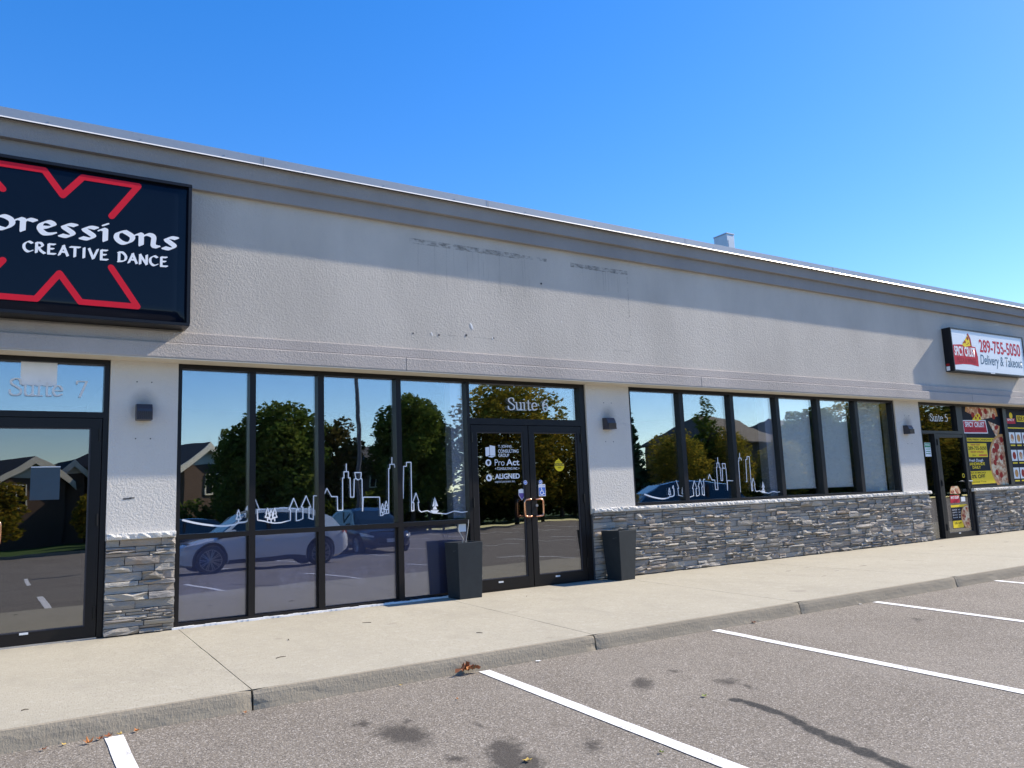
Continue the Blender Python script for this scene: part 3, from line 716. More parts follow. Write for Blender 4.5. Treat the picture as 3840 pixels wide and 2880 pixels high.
# window right of the entrance (six bays on the stone base)
W6b = frame('shop_window', [(7.691, 7.735, 1.024, 2.75), (7.735, 14.21, 2.703, 2.75), (7.735, 14.21, 1.026, 1.056), (14.21, 14.266, 1.024, 2.75)], 'frame_dark')
bb = [(7.735, 8.715), (8.800, 9.828), (9.910, 10.925), (11.012, 12.0), (12.095, 13.073), (13.168, 14.21)]
for (a, b), (c, d) in zip(bb, bb[1:]): mullion(b, c, 1.03, 2.748, W6b, 'frame_dark')
for a, b in bb: pane(a, b, 1.056, 2.703, W6b)
mb = MB(); mb.box(7.70, 14.25, .10, .26, .95, 1.03); mb.build('inner_sill', M['column'], W6b)
# suite 7 door at the left edge
D7 = frame('door_frame', [(.79, .838, .0, 2.75), (-.90, .79, 2.703, 2.75), (-.95, -.90, .0, 2.75), (-.90, .79, 2.156, 2.215), (-.29, -.235, .0, 2.156)])
pane(-.90, .79, 2.215, 2.703, D7); pane(-.90, -.29, .06, 2.156, D7, 'glass_door')
leaf(-.228, .783, -.15, .685, .022, 2.150, .128, 2.054, -.155, 1, .765)
mb = MB(); mb.box(-.90, .79, -.02, .02, .0, .018); mb.build('threshold', M['steel'], D7)
# suite 5 door and graphic windows
D5 = frame('door_frame', [(15.066, 15.125, .0, 2.75), (15.125, 16.42, 2.712, 2.75), (15.125, 16.42, 2.130, 2.188), (15.54, 15.60, .05, 2.130), (15.125, 15.54, .05, .085), (16.42, 16.56, 2.130, 2.75)], 'frame_dark')
pane(15.125, 16.42, 2.188, 2.712, D5, 'glass_door'); pane(15.125, 15.54, .085, 2.130, D5, 'glass_door')
frame('door_jamb', [(16.665, 16.70, .06, 2.129)], 'frame_dark')
leaf(15.61, 16.66, 15.70, 16.58, .06, 2.122, .172, 2.064, 16.5, 1, 15.62, 'frame_dark', 'glass_door', None)
mb = MB(); mb.bar((16.62, -.01, 1.17), (16.62, -.07, 1.17), .012, 8); mb.bar((16.62, -.065, 1.17), (16.50, -.065, 1.172), .010, 8); mb.build('door_lever', M['steel'], B)
W5 = frame('shop_window', [(16.56, 18.26, 2.712, 2.75), (16.70, 18.25, 1.0, 1.06), (18.25, 18.39, 1.0, 2.75), (18.39, 20.0, 2.712, 2.75), (18.39, 20, 1.0, 1.06), (16.5605, 16.64, 1.0, 2.711), (19.93, 20.0, 1.06, 2.711)], 'frame_dark')
pane(16.64, 18.25, 1.06, 2.712, W5); pane(18.39, 19.93, 1.06, 2.712, W5)
# window blinds (three), hung inside
for i, (a, b, z0, lab) in enumerate(((11.03, 11.935, 1.175, 'pale roller blind in the right window, leftmost of the three'), (12.11, 12.985, 1.175, 'pale roller blind in the right window, middle one of the three'), (13.178, 14.0, 1.060, 'pale roller blind lowered fully to the sill, nearest the pizza door'))):
    t = thing('roller_blind', lab, 'blind', (0, 0, 0), 0, 'roller blinds in the right window')
    mb = MB(); n = 10
    for k in range(n):
        x0, x1 = a + (b - a) * k / n, a + (b - a) * (k + 1) / n
        y0, y1 = (.115 + .004 * noise.noise((q * 3, i, 0)) for q in (x0, x1)); mb.face([(x0, y0, z0), (x1, y1, z0), (x1, y1, 2.72), (x0, y0, 2.72)])
    mb.build('fabric', M['blind'], t)
    mb = MB(); mb.box(a, b, .105, .128, z0 - .018, z0); mb.build('hem_bar', M['white'], t)
    mb = MB(); mb.bar((a, .13, 2.745), (b, .13, 2.745), .025, 10); mb.build('roller', M['white'], t)

# ------------------------------------------------------------------ marks left on the stucco
def sheet(name, x0, x1, z0, z1, y, mat, par=B): mb = MB(); mb.face([(x0, y, z0), (x1, y, z0), (x1, y, z1), (x0, y, z1)]); return mb.build(name, M[mat], par)
sheet('grime_band', 4.12, 5.75, 4.395, 4.462, -.2225, 'grime'); sheet('grime_band', 5.75, 6.2, 4.41, 4.455, -.2225, 'line_grime'); sheet('grime_band', 6.6, 7.65, 4.39, 4.452, -.2225, 'grime')
sheet('grime_drips', 4.2, 6.0, 3.85, 4.40, -.2223, 'drips'); sheet('grime_drips', 6.7, 7.5, 4.1, 4.40, -.2223, 'drips')
sheet('grime_line', 7.630, 7.648, 3.24, 4.39, -.2226, 'line_grime'); sheet('grime_line', 6.80, 7.64, 3.236, 3.246, -.2224, 'line_grime'); sheet('grime_line', 4.15, 5.3, 3.252, 3.262, -.2224, 'line_grime')
mb = MB()
for x, z, s, wht in ((4.89, 3.276, .03, 0), (6.09, 4.09, .03, 0), (4.145, 3.245, .02, 0), (4.5, 3.25, .025, 0), (5.3, 3.27, .02, 0)):
    mb.bar((x, -.219, z), (x, -.224, z), s * .5, 6)
mb.build('screw_hole', M['mortar'], B)
mb = MB()
for x, z, s in ((4.97, 3.40, .05), (4.40, 3.255, .03), (5.28, 3.262, .022), (6.40, 3.58, .016)):
    mb.face([(x - s * .5, -.2235, z + s), (x + s * .2, -.2225, z + s * .5), (x + s * .6, -.2237, z - s), (x - s * .1, -.2225, z - s * .4)])
mb.build('paint_chip', M['caulk'], B)
for x0, x1, z0, z1, n in ((1.035, 1.283, 1.888, 2.586, 1), (7.165, 7.40, 1.878, 2.548, 2), (14.52, 14.765, 1.866, 2.523, 3)):
    cx = (x0 + x1) / 2
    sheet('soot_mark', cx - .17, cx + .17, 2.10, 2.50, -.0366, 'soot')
    mb = MB()
    for dx in (-.07, .07):
        for z in (z1 - .05, z0 + .06): mb.bar((cx + dx, -.034, z), (cx + dx, -.0375, z), .007, 6)
    mb.build('screw_hole', M['mortar'], B)
mb = MB(); pts = [(.99, 1.335), (1.02, 1.345), (1.045, 1.338), (1.065, 1.35), (1.095, 1.345)]
for a, b in zip(pts, pts[1:]): mb.box(a[0], b[0], -.0375, -.034, min(a[1], b[1]) - .003, max(a[1], b[1]) + .003)
mb.build('wall_crack', M['mortar'], B)

# ------------------------------------------------------------------ wall lights
def wall_light(x, z, label):
    t = thing('wall_light', label, 'wall light', (x, -.036, z), 0, 'bronze wall lights on the stucco piers')
    mb = MB(); prof = [(0, .085), (-.085, .080), (-.115, .03), (-.135, -.083), (0, -.083)]; mb.v = []
    n = len(prof)
    for xx in (-.075, .075): mb.v += [(xx, y, zz) for y, zz in prof]
    mb.f += [tuple(range(n)), tuple(range(2 * n - 1, n - 1, -1))] + [(i, i + n, (i + 1) % n + n, (i + 1) % n) for i in range(n)]; mb.m += [0] * (n + 2)
    mb.build('hood', M['lamp'], t, bevel=.004)
    for i in range(8):
        mb = MB(); q = -.062 + i * .0177; mb.v = []
        mb.box(q - .0055, q + .0055, -.1365, -.118, -.078, .002); mb.build('fin', M['black'], t)
    return t
wall_light(1.155, 2.215, 'square bronze louvred light on the pier between the two left doors'); wall_light(7.245, 2.192, 'bronze louvred light on the pier right of the double doors'); wall_light(14.545, 2.190, 'bronze louvred light on the pier beside the pizza shop door')

# ------------------------------------------------------------------ lettering and stickers on the glass
suite(None, 'Suite 7', -.03, .634, 2.369, .165, .046, 'silver Suite 7 lettering on the transom above the left door', .2)
suite(None, 'Suite 6', 5.632, 6.285, 2.366, .163, .046, 'silver Suite 6 lettering on the transom above the double doors')
suite(None, 'Suite 5', 15.53, 16.16, 2.385, .150, .046, 'white Suite 5 lettering on the transom above the pizza shop door')
YL = .0185
tj = thing('door_logo', 'white consulting group logo with open book shape, topmost on the left door leaf', 'lettering', group='company logos on the glass door')
mb = MB(); mb.face([(5.253, YL, 1.86), (5.312, YL, 1.868), (5.312, YL, 1.76), (5.265, YL, 1.745), (5.253, YL, 1.75)]); mb.face([(5.318, YL, 1.89), (5.40, YL, 1.876), (5.40, YL, 1.752), (5.33, YL, 1.752), (5.318, YL, 1.76)]); mb.face([(5.275, YL, 1.742), (5.33, YL, 1.748), (5.402, YL, 1.746), (5.345, YL, 1.728)]); mb.build('book_emblem', M['white'], tj)
text('lettering', 'T. JOHNS', M['white'], 5.446, 5.655, 1.848, 1.892, YL, tj, .008); text('lettering', 'CONSULTING', M['white'], 5.446, 5.762, 1.790, 1.834, YL, tj, .008); text('lettering', 'GROUP', M['white'], 5.448, 5.613, 1.735, 1.778, YL, tj, .008)
def disc(x, z, r, y, mat, par, name='disc', n=20, sx=1., cut=None):
    mb = MB(); P = [(x + math.cos(2 * math.pi * i / n) * r * sx, z + math.sin(2 * math.pi * i / n) * r) for i in range(n)]
    if cut: P = clip(P, *cut)
    if len(P) > 2: mb.face([(a, y, b) for a, b in P])
    return mb.build(name, M[mat] if isinstance(mat, str) else mat, par)
def clip(P, x0, x1, z0, z1):
    for ax, v, s in ((0, x0, 1), (0, x1, -1), (1, z0, 1), (1, z1, -1)):
        out = []
        for a, b in zip(P, P[1:] + P[:1]):
            ia, ib = (a[ax] - v) * s >= 0, (b[ax] - v) * s >= 0
            if ia: out.append(a)
            if ia != ib:
                t = (v - a[ax]) / (b[ax] - a[ax]); out.append((a[0] + t * (b[0] - a[0]), a[1] + t * (b[1] - a[1])))
        P = out
        if not P: return []
    return P
tj = thing('door_logo', 'white ProAct consulting logo with shield disc, middle one on the left door leaf', 'lettering', group='company logos on the glass door')
disc(5.291, 1.662, .044, YL, 'white', tj, 'emblem'); mb = MB(); mb.face([(5.268, YL - .0006, 1.678), (5.291, YL - .0006, 1.688), (5.314, YL - .0006, 1.678), (5.306, YL - .0006, 1.648), (5.291, YL - .0006, 1.632), (5.276, YL - .0006, 1.648)]); mb.build('shield', M['black'], tj)
text('lettering', 'Pro', M['white'], 5.388, 5.535, 1.622, 1.704, YL, tj, -.008); text('lettering', 'Act', M['white'], 5.565, 5.768, 1.622, 1.706, YL, tj, .018); text('lettering', '< CONSULTING INC >', M['white'], 5.388, 5.766, 1.566, 1.598, YL, tj, .006)
tj = thing('door_logo', 'white Aligned capital partners logo, lowest of three on the left door leaf', 'lettering', group='company logos on the glass door')
disc(5.293, 1.466, .045, YL, 'white', tj, 'emblem'); mb = MB(); mb.face([(5.285, YL - .0006, 1.490), (5.312, YL - .0006, 1.462), (5.300, YL - .0006, 1.444), (5.275, YL - .0006, 1.450), (5.270, YL - .0006, 1.470)]); mb.build('aperture', M['black'], tj)
text('lettering', 'ALIGNED', M['white'], 5.382, 5.766, 1.448, 1.515, YL, tj, .03); text('lettering', 'capital partners inc.', M['white'], 5.380, 5.695, 1.392, 1.430, YL, tj, -.004)
for x, lab in ((5.833, 'small blue octagonal alarm sticker on the left door leaf'), (6.077, 'small blue octagonal alarm sticker above the wheelchair sign')):
    t = disc(x, 1.392, .031, -.0092, 'white', None, 'alarm_sticker', 8); tag(t, lab, 'sticker', 'alarm stickers on the doors')
    disc(x, 1.392, .027, -.0098, 'blue', t, 'blue_field', 8); text('lettering', 'ADT', M['white'], x - .018, x + .018, 1.382, 1.402, -.0104, t, .02, .3)
t = thing('shield_sticker', 'white and purple shield shaped notice sticker on the left door leaf', 'sticker')
mb = MB(); mb.face([(5.737, YL, 1.30), (5.785, YL, 1.312), (5.833, YL, 1.300), (5.835, YL, 1.222), (5.787, YL, 1.160), (5.738, YL, 1.225)]); mb.build('backing', M['white'], t)
mb = MB(); mb.face([(5.743, YL - .0006, 1.255), (5.829, YL - .0006, 1.255), (5.830, YL - .0006, 1.224), (5.787, YL - .0006, 1.168), (5.744, YL - .0006, 1.227)]); mb.build('purple_field', M['purple'], t)
t = thing('accessibility_sticker', 'blue and white wheelchair access sign on the right door leaf', 'sticker')
mb = MB(); mb.face([(6.040, -.0092, 1.204), (6.152, -.0092, 1.204), (6.150, -.0092, 1.362), (6.042, -.0092, 1.362)]); mb.build('backing', M['white'], t)
mb = MB(); mb.face([(6.046, -.0098, 1.212), (6.146, -.0098, 1.212), (6.146, -.0098, 1.322), (6.046, -.0098, 1.322)]); mb.build('blue_field', M['blue'], t)
mb = MB(); pen(mb, [(0, [(6.086, 1.298), (6.088, 1.272), (6.112, 1.270), (6.120, 1.238), (6.132, 1.236)]), (0, [(6.087, 1.286), (6.108, 1.286)]), (1, [(6.080, 1.275), (6.066, 1.258), (6.070, 1.234), (6.092, 1.224), (6.112, 1.238)])], nibrect(.007, .007, 0), 0, 0, 1, 1, -.0104); mb.build('wheelchair_symbol', M['white'], t); disc(6.086, 1.308, .008, -.0104, 'white', t, 'head', 10)
text('lettering', 'ACCESS', M['blue'], 6.05, 6.142, 1.332, 1.352, -.0098, t, .02)
t = thing('caution_sticker', 'peeling round yellow caution sticker on the right door leaf', 'sticker')
mb = MB(); P = [(6.419 + math.cos(a) * .083, YL, 1.615 + math.sin(a) * .083) for a in [2 * math.pi * i / 28 for i in range(28)] if not .12 < a < 1.75]
k = next(i for i, p in enumerate(P) if p[2] > 1.66 and p[0] < 6.419); P.insert(k, (6.405, YL, 1.712)); mb.face(P); mb.build('yellow_disc', M['yellow'], t)
mb = MB(); mb.face([(6.338, YL - .0006, 1.608), (6.502, YL - .0006, 1.608), (6.498, YL - .0006, 1.642), (6.339, YL - .0006, 1.642)]); mb.build('black_band', M['black'], t); text('lettering', 'CAUTION', M['yellow'], 6.344, 6.494, 1.613, 1.637, YL - .0012, t, .03); text('lettering', 'AUTOMATIC', M['poster_txt'], 6.362, 6.432, 1.656, 1.668, YL - .0006, t); text('lettering', 'DOOR', M['poster_txt'], 6.392, 6.446, 1.575, 1.592, YL - .0006, t, .02)
t = thing('paper_notice', 'crinkled translucent paper notice taped inside the suite 7 door', 'notice')
mb = MB(); n = 8
for i in range(n):
    for k in range(n):
        def pt(i, k): x = .183 + .248 * i / n; z = 1.355 + .312 * k / n; return (x, .016 - .003 * abs(noise.noise((x * 17, z * 17, 2))), z)
        mb.face([pt(i, k), pt(i + 1, k), pt(i + 1, k + 1), pt(i, k + 1)])
mp_ = plain('translucent_notice', (.035, .06, .085), .35); mb.build('sheet', mp_, t)
mb = MB(); mb.box(.183, .431, .006, .014, 1.668, 1.676); mb.build('top_edge', M['white'], t)
t = sheet('transom_card', .062, .372, 2.475, 2.703, .046, 'paper', None); tag(t, 'pale square card stuck high on the suite 7 transom glass', 'notice')

# skyline drawings in white vinyl ------------------------------------
SKY = [
 [(1.572, 1.102), (1.704, 1.064), (1.846, 1.035), (1.982, 1.019), (2.103, 1.03), (2.138, 1.046), (2.238, 1.065), (2.242, 1.181), (2.221, 1.182), (2.237, 1.22)],
 [(2.313, 1.304), (2.364, 1.176), (2.34, 1.177), (2.345, 1.065), (2.422, 1.05), (2.468, 1.034), (2.531, 1.023), (2.605, 1.025), (2.707, 1.046), (2.707, 1.162), (2.689, 1.162), (2.745, 1.29), (2.798, 1.158), (2.773, 1.159), (2.773, 1.039), (2.807, 1.041), (2.849, 1.058), (2.849, 1.187), (2.83, 1.188), (2.888, 1.313), (2.941, 1.184), (2.92, 1.185), (2.919, 1.06), (2.969, 1.043), (2.975, 1.31), (3.01, 1.308)],
 [(3.096, 1.316), (3.132, 1.39), (3.186, 1.294), (3.256, 1.291), (3.258, 1.133), (3.319, 1.131), (3.322, 1.507), (3.339, 1.506), (3.339, 1.578), (3.394, 1.577), (3.393, 1.505), (3.414, 1.505), (3.417, 1.28), (3.458, 1.279), (3.465, 1.488), (3.486, 1.497), (3.472, 1.566), (3.553, 1.565), (3.548, 1.496), (3.562, 1.486), (3.563, 1.113)],
 [(3.563, 1.113), (3.576, 1.275), (3.781, 1.268), (3.788, 1.049), (3.813, 1.052), (3.839, 1.07), (3.895, 1.073), (3.905, 1.609), (3.92, 1.608), (3.921, 1.658), (3.98, 1.658), (3.985, 1.62)],
 [(4.064, 1.244), (4.087, 1.244), (4.102, 1.632), (4.14, 1.632), (4.141, 1.68), (4.203, 1.68), (4.198, 1.086), (4.227, 1.089), (4.229, 1.185), (4.213, 1.186), (4.261, 1.303), (4.3, 1.187), (4.285, 1.187), (4.294, 1.096), (4.326, 1.069), (4.406, 1.082), (4.496, 1.047), (4.565, 1.044), (4.668, 1.03), (4.786, 1.062), (4.892, 1.041), (4.97, 1.047)],
 [(3.369, 1.669), (3.368, 1.577)], [(3.949, 1.742), (3.947, 1.658)], [(3.486, 1.497), (3.512, 1.478), (3.548, 1.496)]]
for cx, zt in ((2.14, 1.185), (2.452, 1.19), (2.491, 1.171), (2.531, 1.187), (3.817, 1.189), (3.865, 1.218)):
    SKY.append([(cx, zt - .14), (cx, zt - .10), (cx - .026, zt - .10), (cx - .008, zt - .055), (cx - .018, zt - .055), (cx, zt), (cx + .018, zt - .055), (cx + .008, zt - .055), (cx + .026, zt - .10), (cx, zt - .10)])
def skyline(f, wd, y, label):
    t = thing('skyline_decal', label, 'decal', group='white skyline drawings on the windows')
    for k, L in enumerate(SKY):
        ww = wd * (1.5 if k == 0 else 1); mb = MB(); pen(mb, [(k == 0, [f(*p) for p in L])], nibrect(ww, ww, .4), 0, 0, 1, 1, y - .0002 * k); mb.build('outline', M['white'], t)
    mb = MB()
    for P in ([(4.513, 1.251), (4.478, 1.13), (4.508, 1.135)], [(4.518, 1.24), (4.516, 1.13), (4.558, 1.132)], [(4.45, 1.086), (4.567, 1.08), (4.535, 1.045), (4.48, 1.047)], [(4.50, 1.13), (4.525, 1.13), (4.545, 1.09), (4.48, 1.09)]):
        mb.face([(f(*p)[0], y - .003, f(*p)[1]) for p in P])
    mb.build('sailboat', M['white'], t)
    return t
skyline(lambda x, z: (x, z), .0095, .0465, 'large white line drawing of a town skyline across the four-bay left window')
def f6b(x, z):
    u = 7.95 + (x - 1.572) * (10.91 - 7.95) / (4.97 - 1.572); return (u, 1.115 + (z - 1.04) * .93)
skyline(f6b, .0100, .0465, 'smaller white skyline drawing low in the right window above the stone base')

# ------------------------------------------------------------------ left sign
S = thing('shop_sign', 'large black lightbox sign with red X outline and white dance school lettering', 'sign')
x0, x1, z0, z1, yb, yf = -3.2, 1.512, 3.065, 4.585, YW - .002, -.470
mb = MB(); mb.box(x0, x1, yf + .03, yb, z0, z1); mb.build('cabinet', M['frame_dark'], S, bevel=.006)
mb = MB(); e = .032
for a, b, c, d in ((x0, x1, z1 - e, z1), (x0, x1, z0, z0 + e), (x0, x0 + e, z0 + e, z1 - e), (x1 - e, x1, z0 + e, z1 - e)): mb.box(a, b, yf - .012, yf + .03, c, d)
mb.build('retainer_frame', M['frame_dark'], S, bevel=.004)
mb = MB(); n, m_ = 90, 34                                    # pan-formed face: flat middle, edges rounded back
for k in range(m_ + 1):
    for i in range(n + 1):
        x = x0 + e + (x1 - x0 - 2 * e) * i / n; z = z0 + e + (z1 - z0 - 2 * e) * k / m_
        d = min(x - x0 - e, x1 - e - x, z - z0 - e, z1 - e - z); t = max(0, min(1, d / .11)); mb.v.append((x, yf + .024 - .022 * (t * t * (3 - 2 * t)), z))
for k in range(m_):
    for i in range(n): a = k * (n + 1) + i; mb.f.append((a, a + 1, a + n + 2, a + n + 1)); mb.m.append(0)
mb.build('face', M['navy'], S, smooth=True)
YS = yf + .0005
mb = MB(); nb = [(math.cos(a) * .030, math.sin(a) * .030) for a in [2 * math.pi * i / 10 for i in range(10)]]
for L in ([(-.55, 4.49), (.172, 4.492), (.335, 4.268), (.5, 4.482), (1.00, 4.482), (.765, 4.125)], [(-.55, 3.215), (.154, 3.22), (.335, 3.488), (.52, 3.227), (1.02, 3.228), (.775, 3.60)], [(-.55, 4.49), (-.158, 4.25)][:0] or [(-.36, 4.48), (-.155, 4.245)], [(-.36, 3.23), (-.125, 3.56)]):
    pen(mb, [(0, L)], nb, 0, 0, 1, 1, YS)
mb.build('red_outline', M['red'], S)
mb = MB(); nb = nibrect(.050, .012, R(30))
for ch, a, b, z in (('p', -.235, -.035, 3.853), ('r', -.03, .148, 3.853), ('e', .141, .307, 3.853), ('s', .325, .483, 3.853), ('s', .50, .662, 3.853), ('i', .655, .80, 3.853), ('o', .800, .985, 3.853), ('n', .995, 1.215, 3.853), ('s', 1.245, 1.40, 3.853)):
    pen(mb, UNC[ch], nb, a, z + .006, (b - a) * .92, .126, YS - .001)
mb.build('script_lettering', M['white'], S)
mb = MB(); nb = nibrect(.024, .008, R(32)); xx = .024; adv = 1.248 / 13.6
for ch in 'CREATIVE DANCE':
    wch = {' ': .62, 'I': .62}.get(ch, 1.0) * adv * (13.6 / 12.86)
    if ch in CAP: pen(mb, CAP[ch], nb, xx + .004 - (.02 if ch == 'I' else 0), 3.668, wch * .88 + (.03 if ch == 'I' else 0), .098, YS - .001)
    xx += wch
mb.build('capital_lettering', M['white'], S)

# ------------------------------------------------------------------ right sign
S = thing('shop_sign', 'white lightbox sign with red phone number and pizza slice logo above the pizza shop', 'sign')
x0, x1, z0, z1, yf = 15.85, 18.70, 3.35, 4.235, -.395
mb = MB(); mb.box(x0, x1, yf + .02, yb, z0, z1); mb.build('cabinet', M['frame_dark'], S, bevel=.006)
mb = MB(); e = .028
for a, b, c, d in ((x0, x1, z1 - e, z1), (x0, x1, z0, z0 + e), (x0, x0 + e, z0 + e, z1 - e), (x1 - e, x1, z0 + e, z1 - e)): mb.box(a, b, yf - .008, yf + .02, c, d)
mb.build('retainer_frame', M['frame_dark'], S)
sheet('face', x0 + e, x1 - e, z0 + e, z1 - e, yf + .006, 'sign_white', S)
Y1 = yf + .004
mb = MB(); mb.face([(15.905, Y1, 3.885), (16.15, Y1, 3.905), (16.5, Y1, 3.905), (16.735, Y1, 3.885), (16.79, Y1, 3.69), (16.785, Y1, 3.485), (16.5, Y1, 3.51), (16.2, Y1, 3.505), (15.905, Y1, 3.475), (15.885, Y1, 3.66)]); mb.build('red_label', M['sign_red'], S)
text('lettering', 'SPICY CRUST', M['white'], 15.935, 16.705, 3.670, 3.868, Y1 - .001, S, .03); text('lettering', 'PIZZA & WINGS', M['sign_red2'], 16.0, 16.70, 3.535, 3.635, Y1 - .001, S, .02)
mb = MB(); mb.face([(16.24, Y1 - .001, 3.90), (16.50, Y1 - .001, 4.13), (16.555, Y1 - .001, 4.03), (16.575, Y1 - .001, 3.90), (16.45, Y1 - .001, 3.885), (16.33, Y1 - .001, 3.86), (16.29, Y1 - .001, 3.885)]); mb.build('cheese', M['yellow'], S)
mb = MB(); mb.face([(16.47, Y1 - .0015, 4.14), (16.51, Y1 - .0015, 4.158), (16.585, Y1 - .0015, 4.05), (16.605, Y1 - .0015, 3.895), (16.56, Y1 - .0015, 3.895), (16.535, Y1 - .0015, 4.03)]); mb.build('crust', M['sign_red2'], S)
for x, z, r in ((16.47, 4.05, .036), (16.36, 3.97, .032), (16.48, 3.95, .016), (16.43, 3.92, .014), (16.30, 3.95, .018)): disc(x, z, r, Y1 - .002, 'pepperoni', S, 'pepperoni', 12)
text('phone_number', '289-755-5050', M['sign_red'], 16.895, 18.545, 3.79, 4.065, Y1, S, .018); text('lettering', 'Delivery & Takeout', M['sign_teal'], 16.875, 18.56, 3.475, 3.745, Y1, S, .006, .18)
sheet('warning_label', 15.8499, 15.8499, 0, 0, 0, 'white', S) if False else None
mb = MB(); mb.face([(x0 - .0015, -.31, 3.37), (x0 - .0015, -.24, 3.37), (x0 - .0015, -.24, 3.455), (x0 - .0015, -.31, 3.455)]); mb.build('white_label', M['white'], S)
mb = MB(); mb.face([(x0 - .0015, -.31, 3.465), (x0 - .0015, -.24, 3.465), (x0 - .0015, -.24, 3.51), (x0 - .0015, -.31, 3.51)]); mb.build('red_sticker', M['taillight'], S)
mb = MB(); mb.box(17.19, 17.36, yf - .0095, yf - .0078, 3.355, 3.374); mb.build('maker_plate', M['silver'], S)

# ------------------------------------------------------------------ pizza shop window graphics
P1 = thing('window_poster', 'black pizza poster with yellow boxes filling the window beside the pizza shop door', 'poster')
YP = .0465; ax0, ax1, az0, az1 = 16.645, 18.248, 1.064, 2.708; cutA = (ax0, ax1, az0, az1)
sheet('film', ax0, ax1, az0, az1, YP, 'poster', P1)
def pizza(cx, cz, r, y, par, cut, n=22, seed=1, a0=0, a1=2 * math.pi, sx=1.):
    def sector(rr, nn=44): return clip(([(cx, cz)] if a1 - a0 < 6.2 else []) + [(cx + math.cos(a0 + (a1 - a0) * i / nn) * rr * sx, cz + math.sin(a0 + (a1 - a0) * i / nn) * rr) for i in range(nn + (1 if a1 - a0 < 6.2 else 0))], *cut)
    for rr, mat, d, nm in ((r, 'crust', 0, 'crust'), (r * .91, 'cheese', .0006, 'cheese')):
        P = sector(rr)
        if len(P) > 2: mb = MB(); mb.face([(a, y - d, b) for a, b in P]); mb.build(nm, M[mat], par)
    r_ = random.Random(seed)
    for i in range(n):
        a = a0 + (a1 - a0) * r_.random(); q = r * .80 * math.sqrt(r_.random()); X, Z = cx + q * math.cos(a) * sx, cz + q * math.sin(a)
        if cut[0] + .05 < X < cut[1] - .05 and cut[2] + .05 < Z < cut[3] - .05: disc(X, Z, r * .105, y - .0009 - .00004 * i, 'pepperoni', par, 'pepperoni', 12)
pizza(17.50, 2.45, .62, YP - .0006, P1, cutA, 9, 3, R(8), R(165), 1.05); pizza(17.72, 2.42, .46, YP - .0007, P1, cutA, 2, 5, R(-52), R(-12))
mb = MB(); mb.face([(16.715, YP - .003, 2.425), (17.625, YP - .003, 2.440), (17.665, YP - .003, 2.155), (16.725, YP - .003, 2.150)]); mb.build('white_border', M['white'], P1)
mb = MB(); mb.face([(16.745, YP - .0036, 2.405), (17.60, YP - .0036, 2.418), (17.638, YP - .0036, 2.175), (16.75, YP - .0036, 2.170)]); mb.build('red_label', M['sign_red'], P1)
text('lettering', 'SPICY CRUST', M['white'], 16.80, 17.56, 2.285, 2.395, YP - .0042, P1, .03); text('lettering', 'PIZZA & WINGS', M['sign_red2'], 16.86, 17.56, 2.195, 2.262, YP - .0042, P1, .02)
mb = MB(); mb.face([(17.10, YP - .0042, 2.44), (17.32, YP - .0042, 2.585), (17.42, YP - .0042, 2.56), (17.47, YP - .0042, 2.45), (17.30, YP - .0042, 2.415)]); mb.build('cheese_slice', M['yellow'], P1)
for x, z in ((17.33, 2.53), (17.25, 2.48), (17.40, 2.48)): disc(x, z, .03, YP - .0048, 'pepperoni', P1, 'pepperoni', 10)
def box2(a, b, c, d, y, mat, par, nm): return sheet(nm, a, b, c, d, y, mat, par)
box2(16.66, 18.23, 1.985, 2.060, YP - .0006, 'yellow', P1, 'yellow_band'); text('lettering', '100% FRESH CANADIAN WINGS', M['poster_txt'], 16.82, 18.08, 2.003, 2.043, YP - .0012, P1, .02)
box2(16.665, 17.545, 1.658, 1.948, YP - .0006, 'yellow', P1, 'yellow_box'); text('lettering', 'ORDER TODAY', M['sign_red'], 16.93, 17.29, 1.898, 1.932, YP - .0012, P1, .02); text('phone_number', '289-755-5050', M['poster_txt'], 16.82, 17.52, 1.808, 1.88, YP - .0012, P1, .02); text('lettering', 'DELIVERY AVAILABLE', M['sign_red'], 16.90, 17.40, 1.748, 1.785, YP - .0012, P1, .02); text('lettering', 'Uber', M['poster_txt'], 16.95, 17.1, 1.68, 1.715, YP - .0012, P1)
mb = MB(); mb.face([(17.2, YP - .0012, 1.685), (17.52, YP - .0012, 1.685), (17.52, YP - .0012, 1.71), (17.2, YP - .0012, 1.71)]); mb.build('delivery_logo', M['red'], P1)
text('lettering', 'Fresh Dough', M['white'], 16.80, 17.34, 1.545, 1.620, YP - .0012, P1, .01, .25); text('lettering', 'HANDMADE', M['yellow'], 16.74, 17.39, 1.488, 1.548, YP - .0012, P1, .03); text('lettering', 'DAILY', M['yellow'], 16.90, 17.22, 1.418, 1.474, YP - .0012, P1, .03)
mb = MB(); mb.face([(16.655, YP - .0006, 1.097), (18.0, YP - .0006, 1.108), (17.68, YP - .0006, 1.37), (16.655, YP - .0006, 1.368)]); mb.build('yellow_box', M['yellow'], P1)
text('lettering', 'WALK IN SPECIALS', M['poster_txt'], 16.70, 17.38, 1.315, 1.350, YP - .0012, P1, .02); text('lettering', '10% OFF', M['poster_txt'], 16.78, 17.34, 1.218, 1.297, YP - .0012, P1, .03); text('lettering', 'Limited Time', M['poster_txt'], 16.82, 17.36, 1.13, 1.165, YP - .0012, P1)
pizza(18.20, 1.53, .62, YP - .0018, P1, cutA, 26, 8)
P2 = thing('window_poster', 'black side orders menu poster with rows of dish photos at the right edge', 'poster')
bx0, bx1 = 18.394, 19.926
sheet('film', bx0, bx1, az0, az1, YP, 'poster', P2)
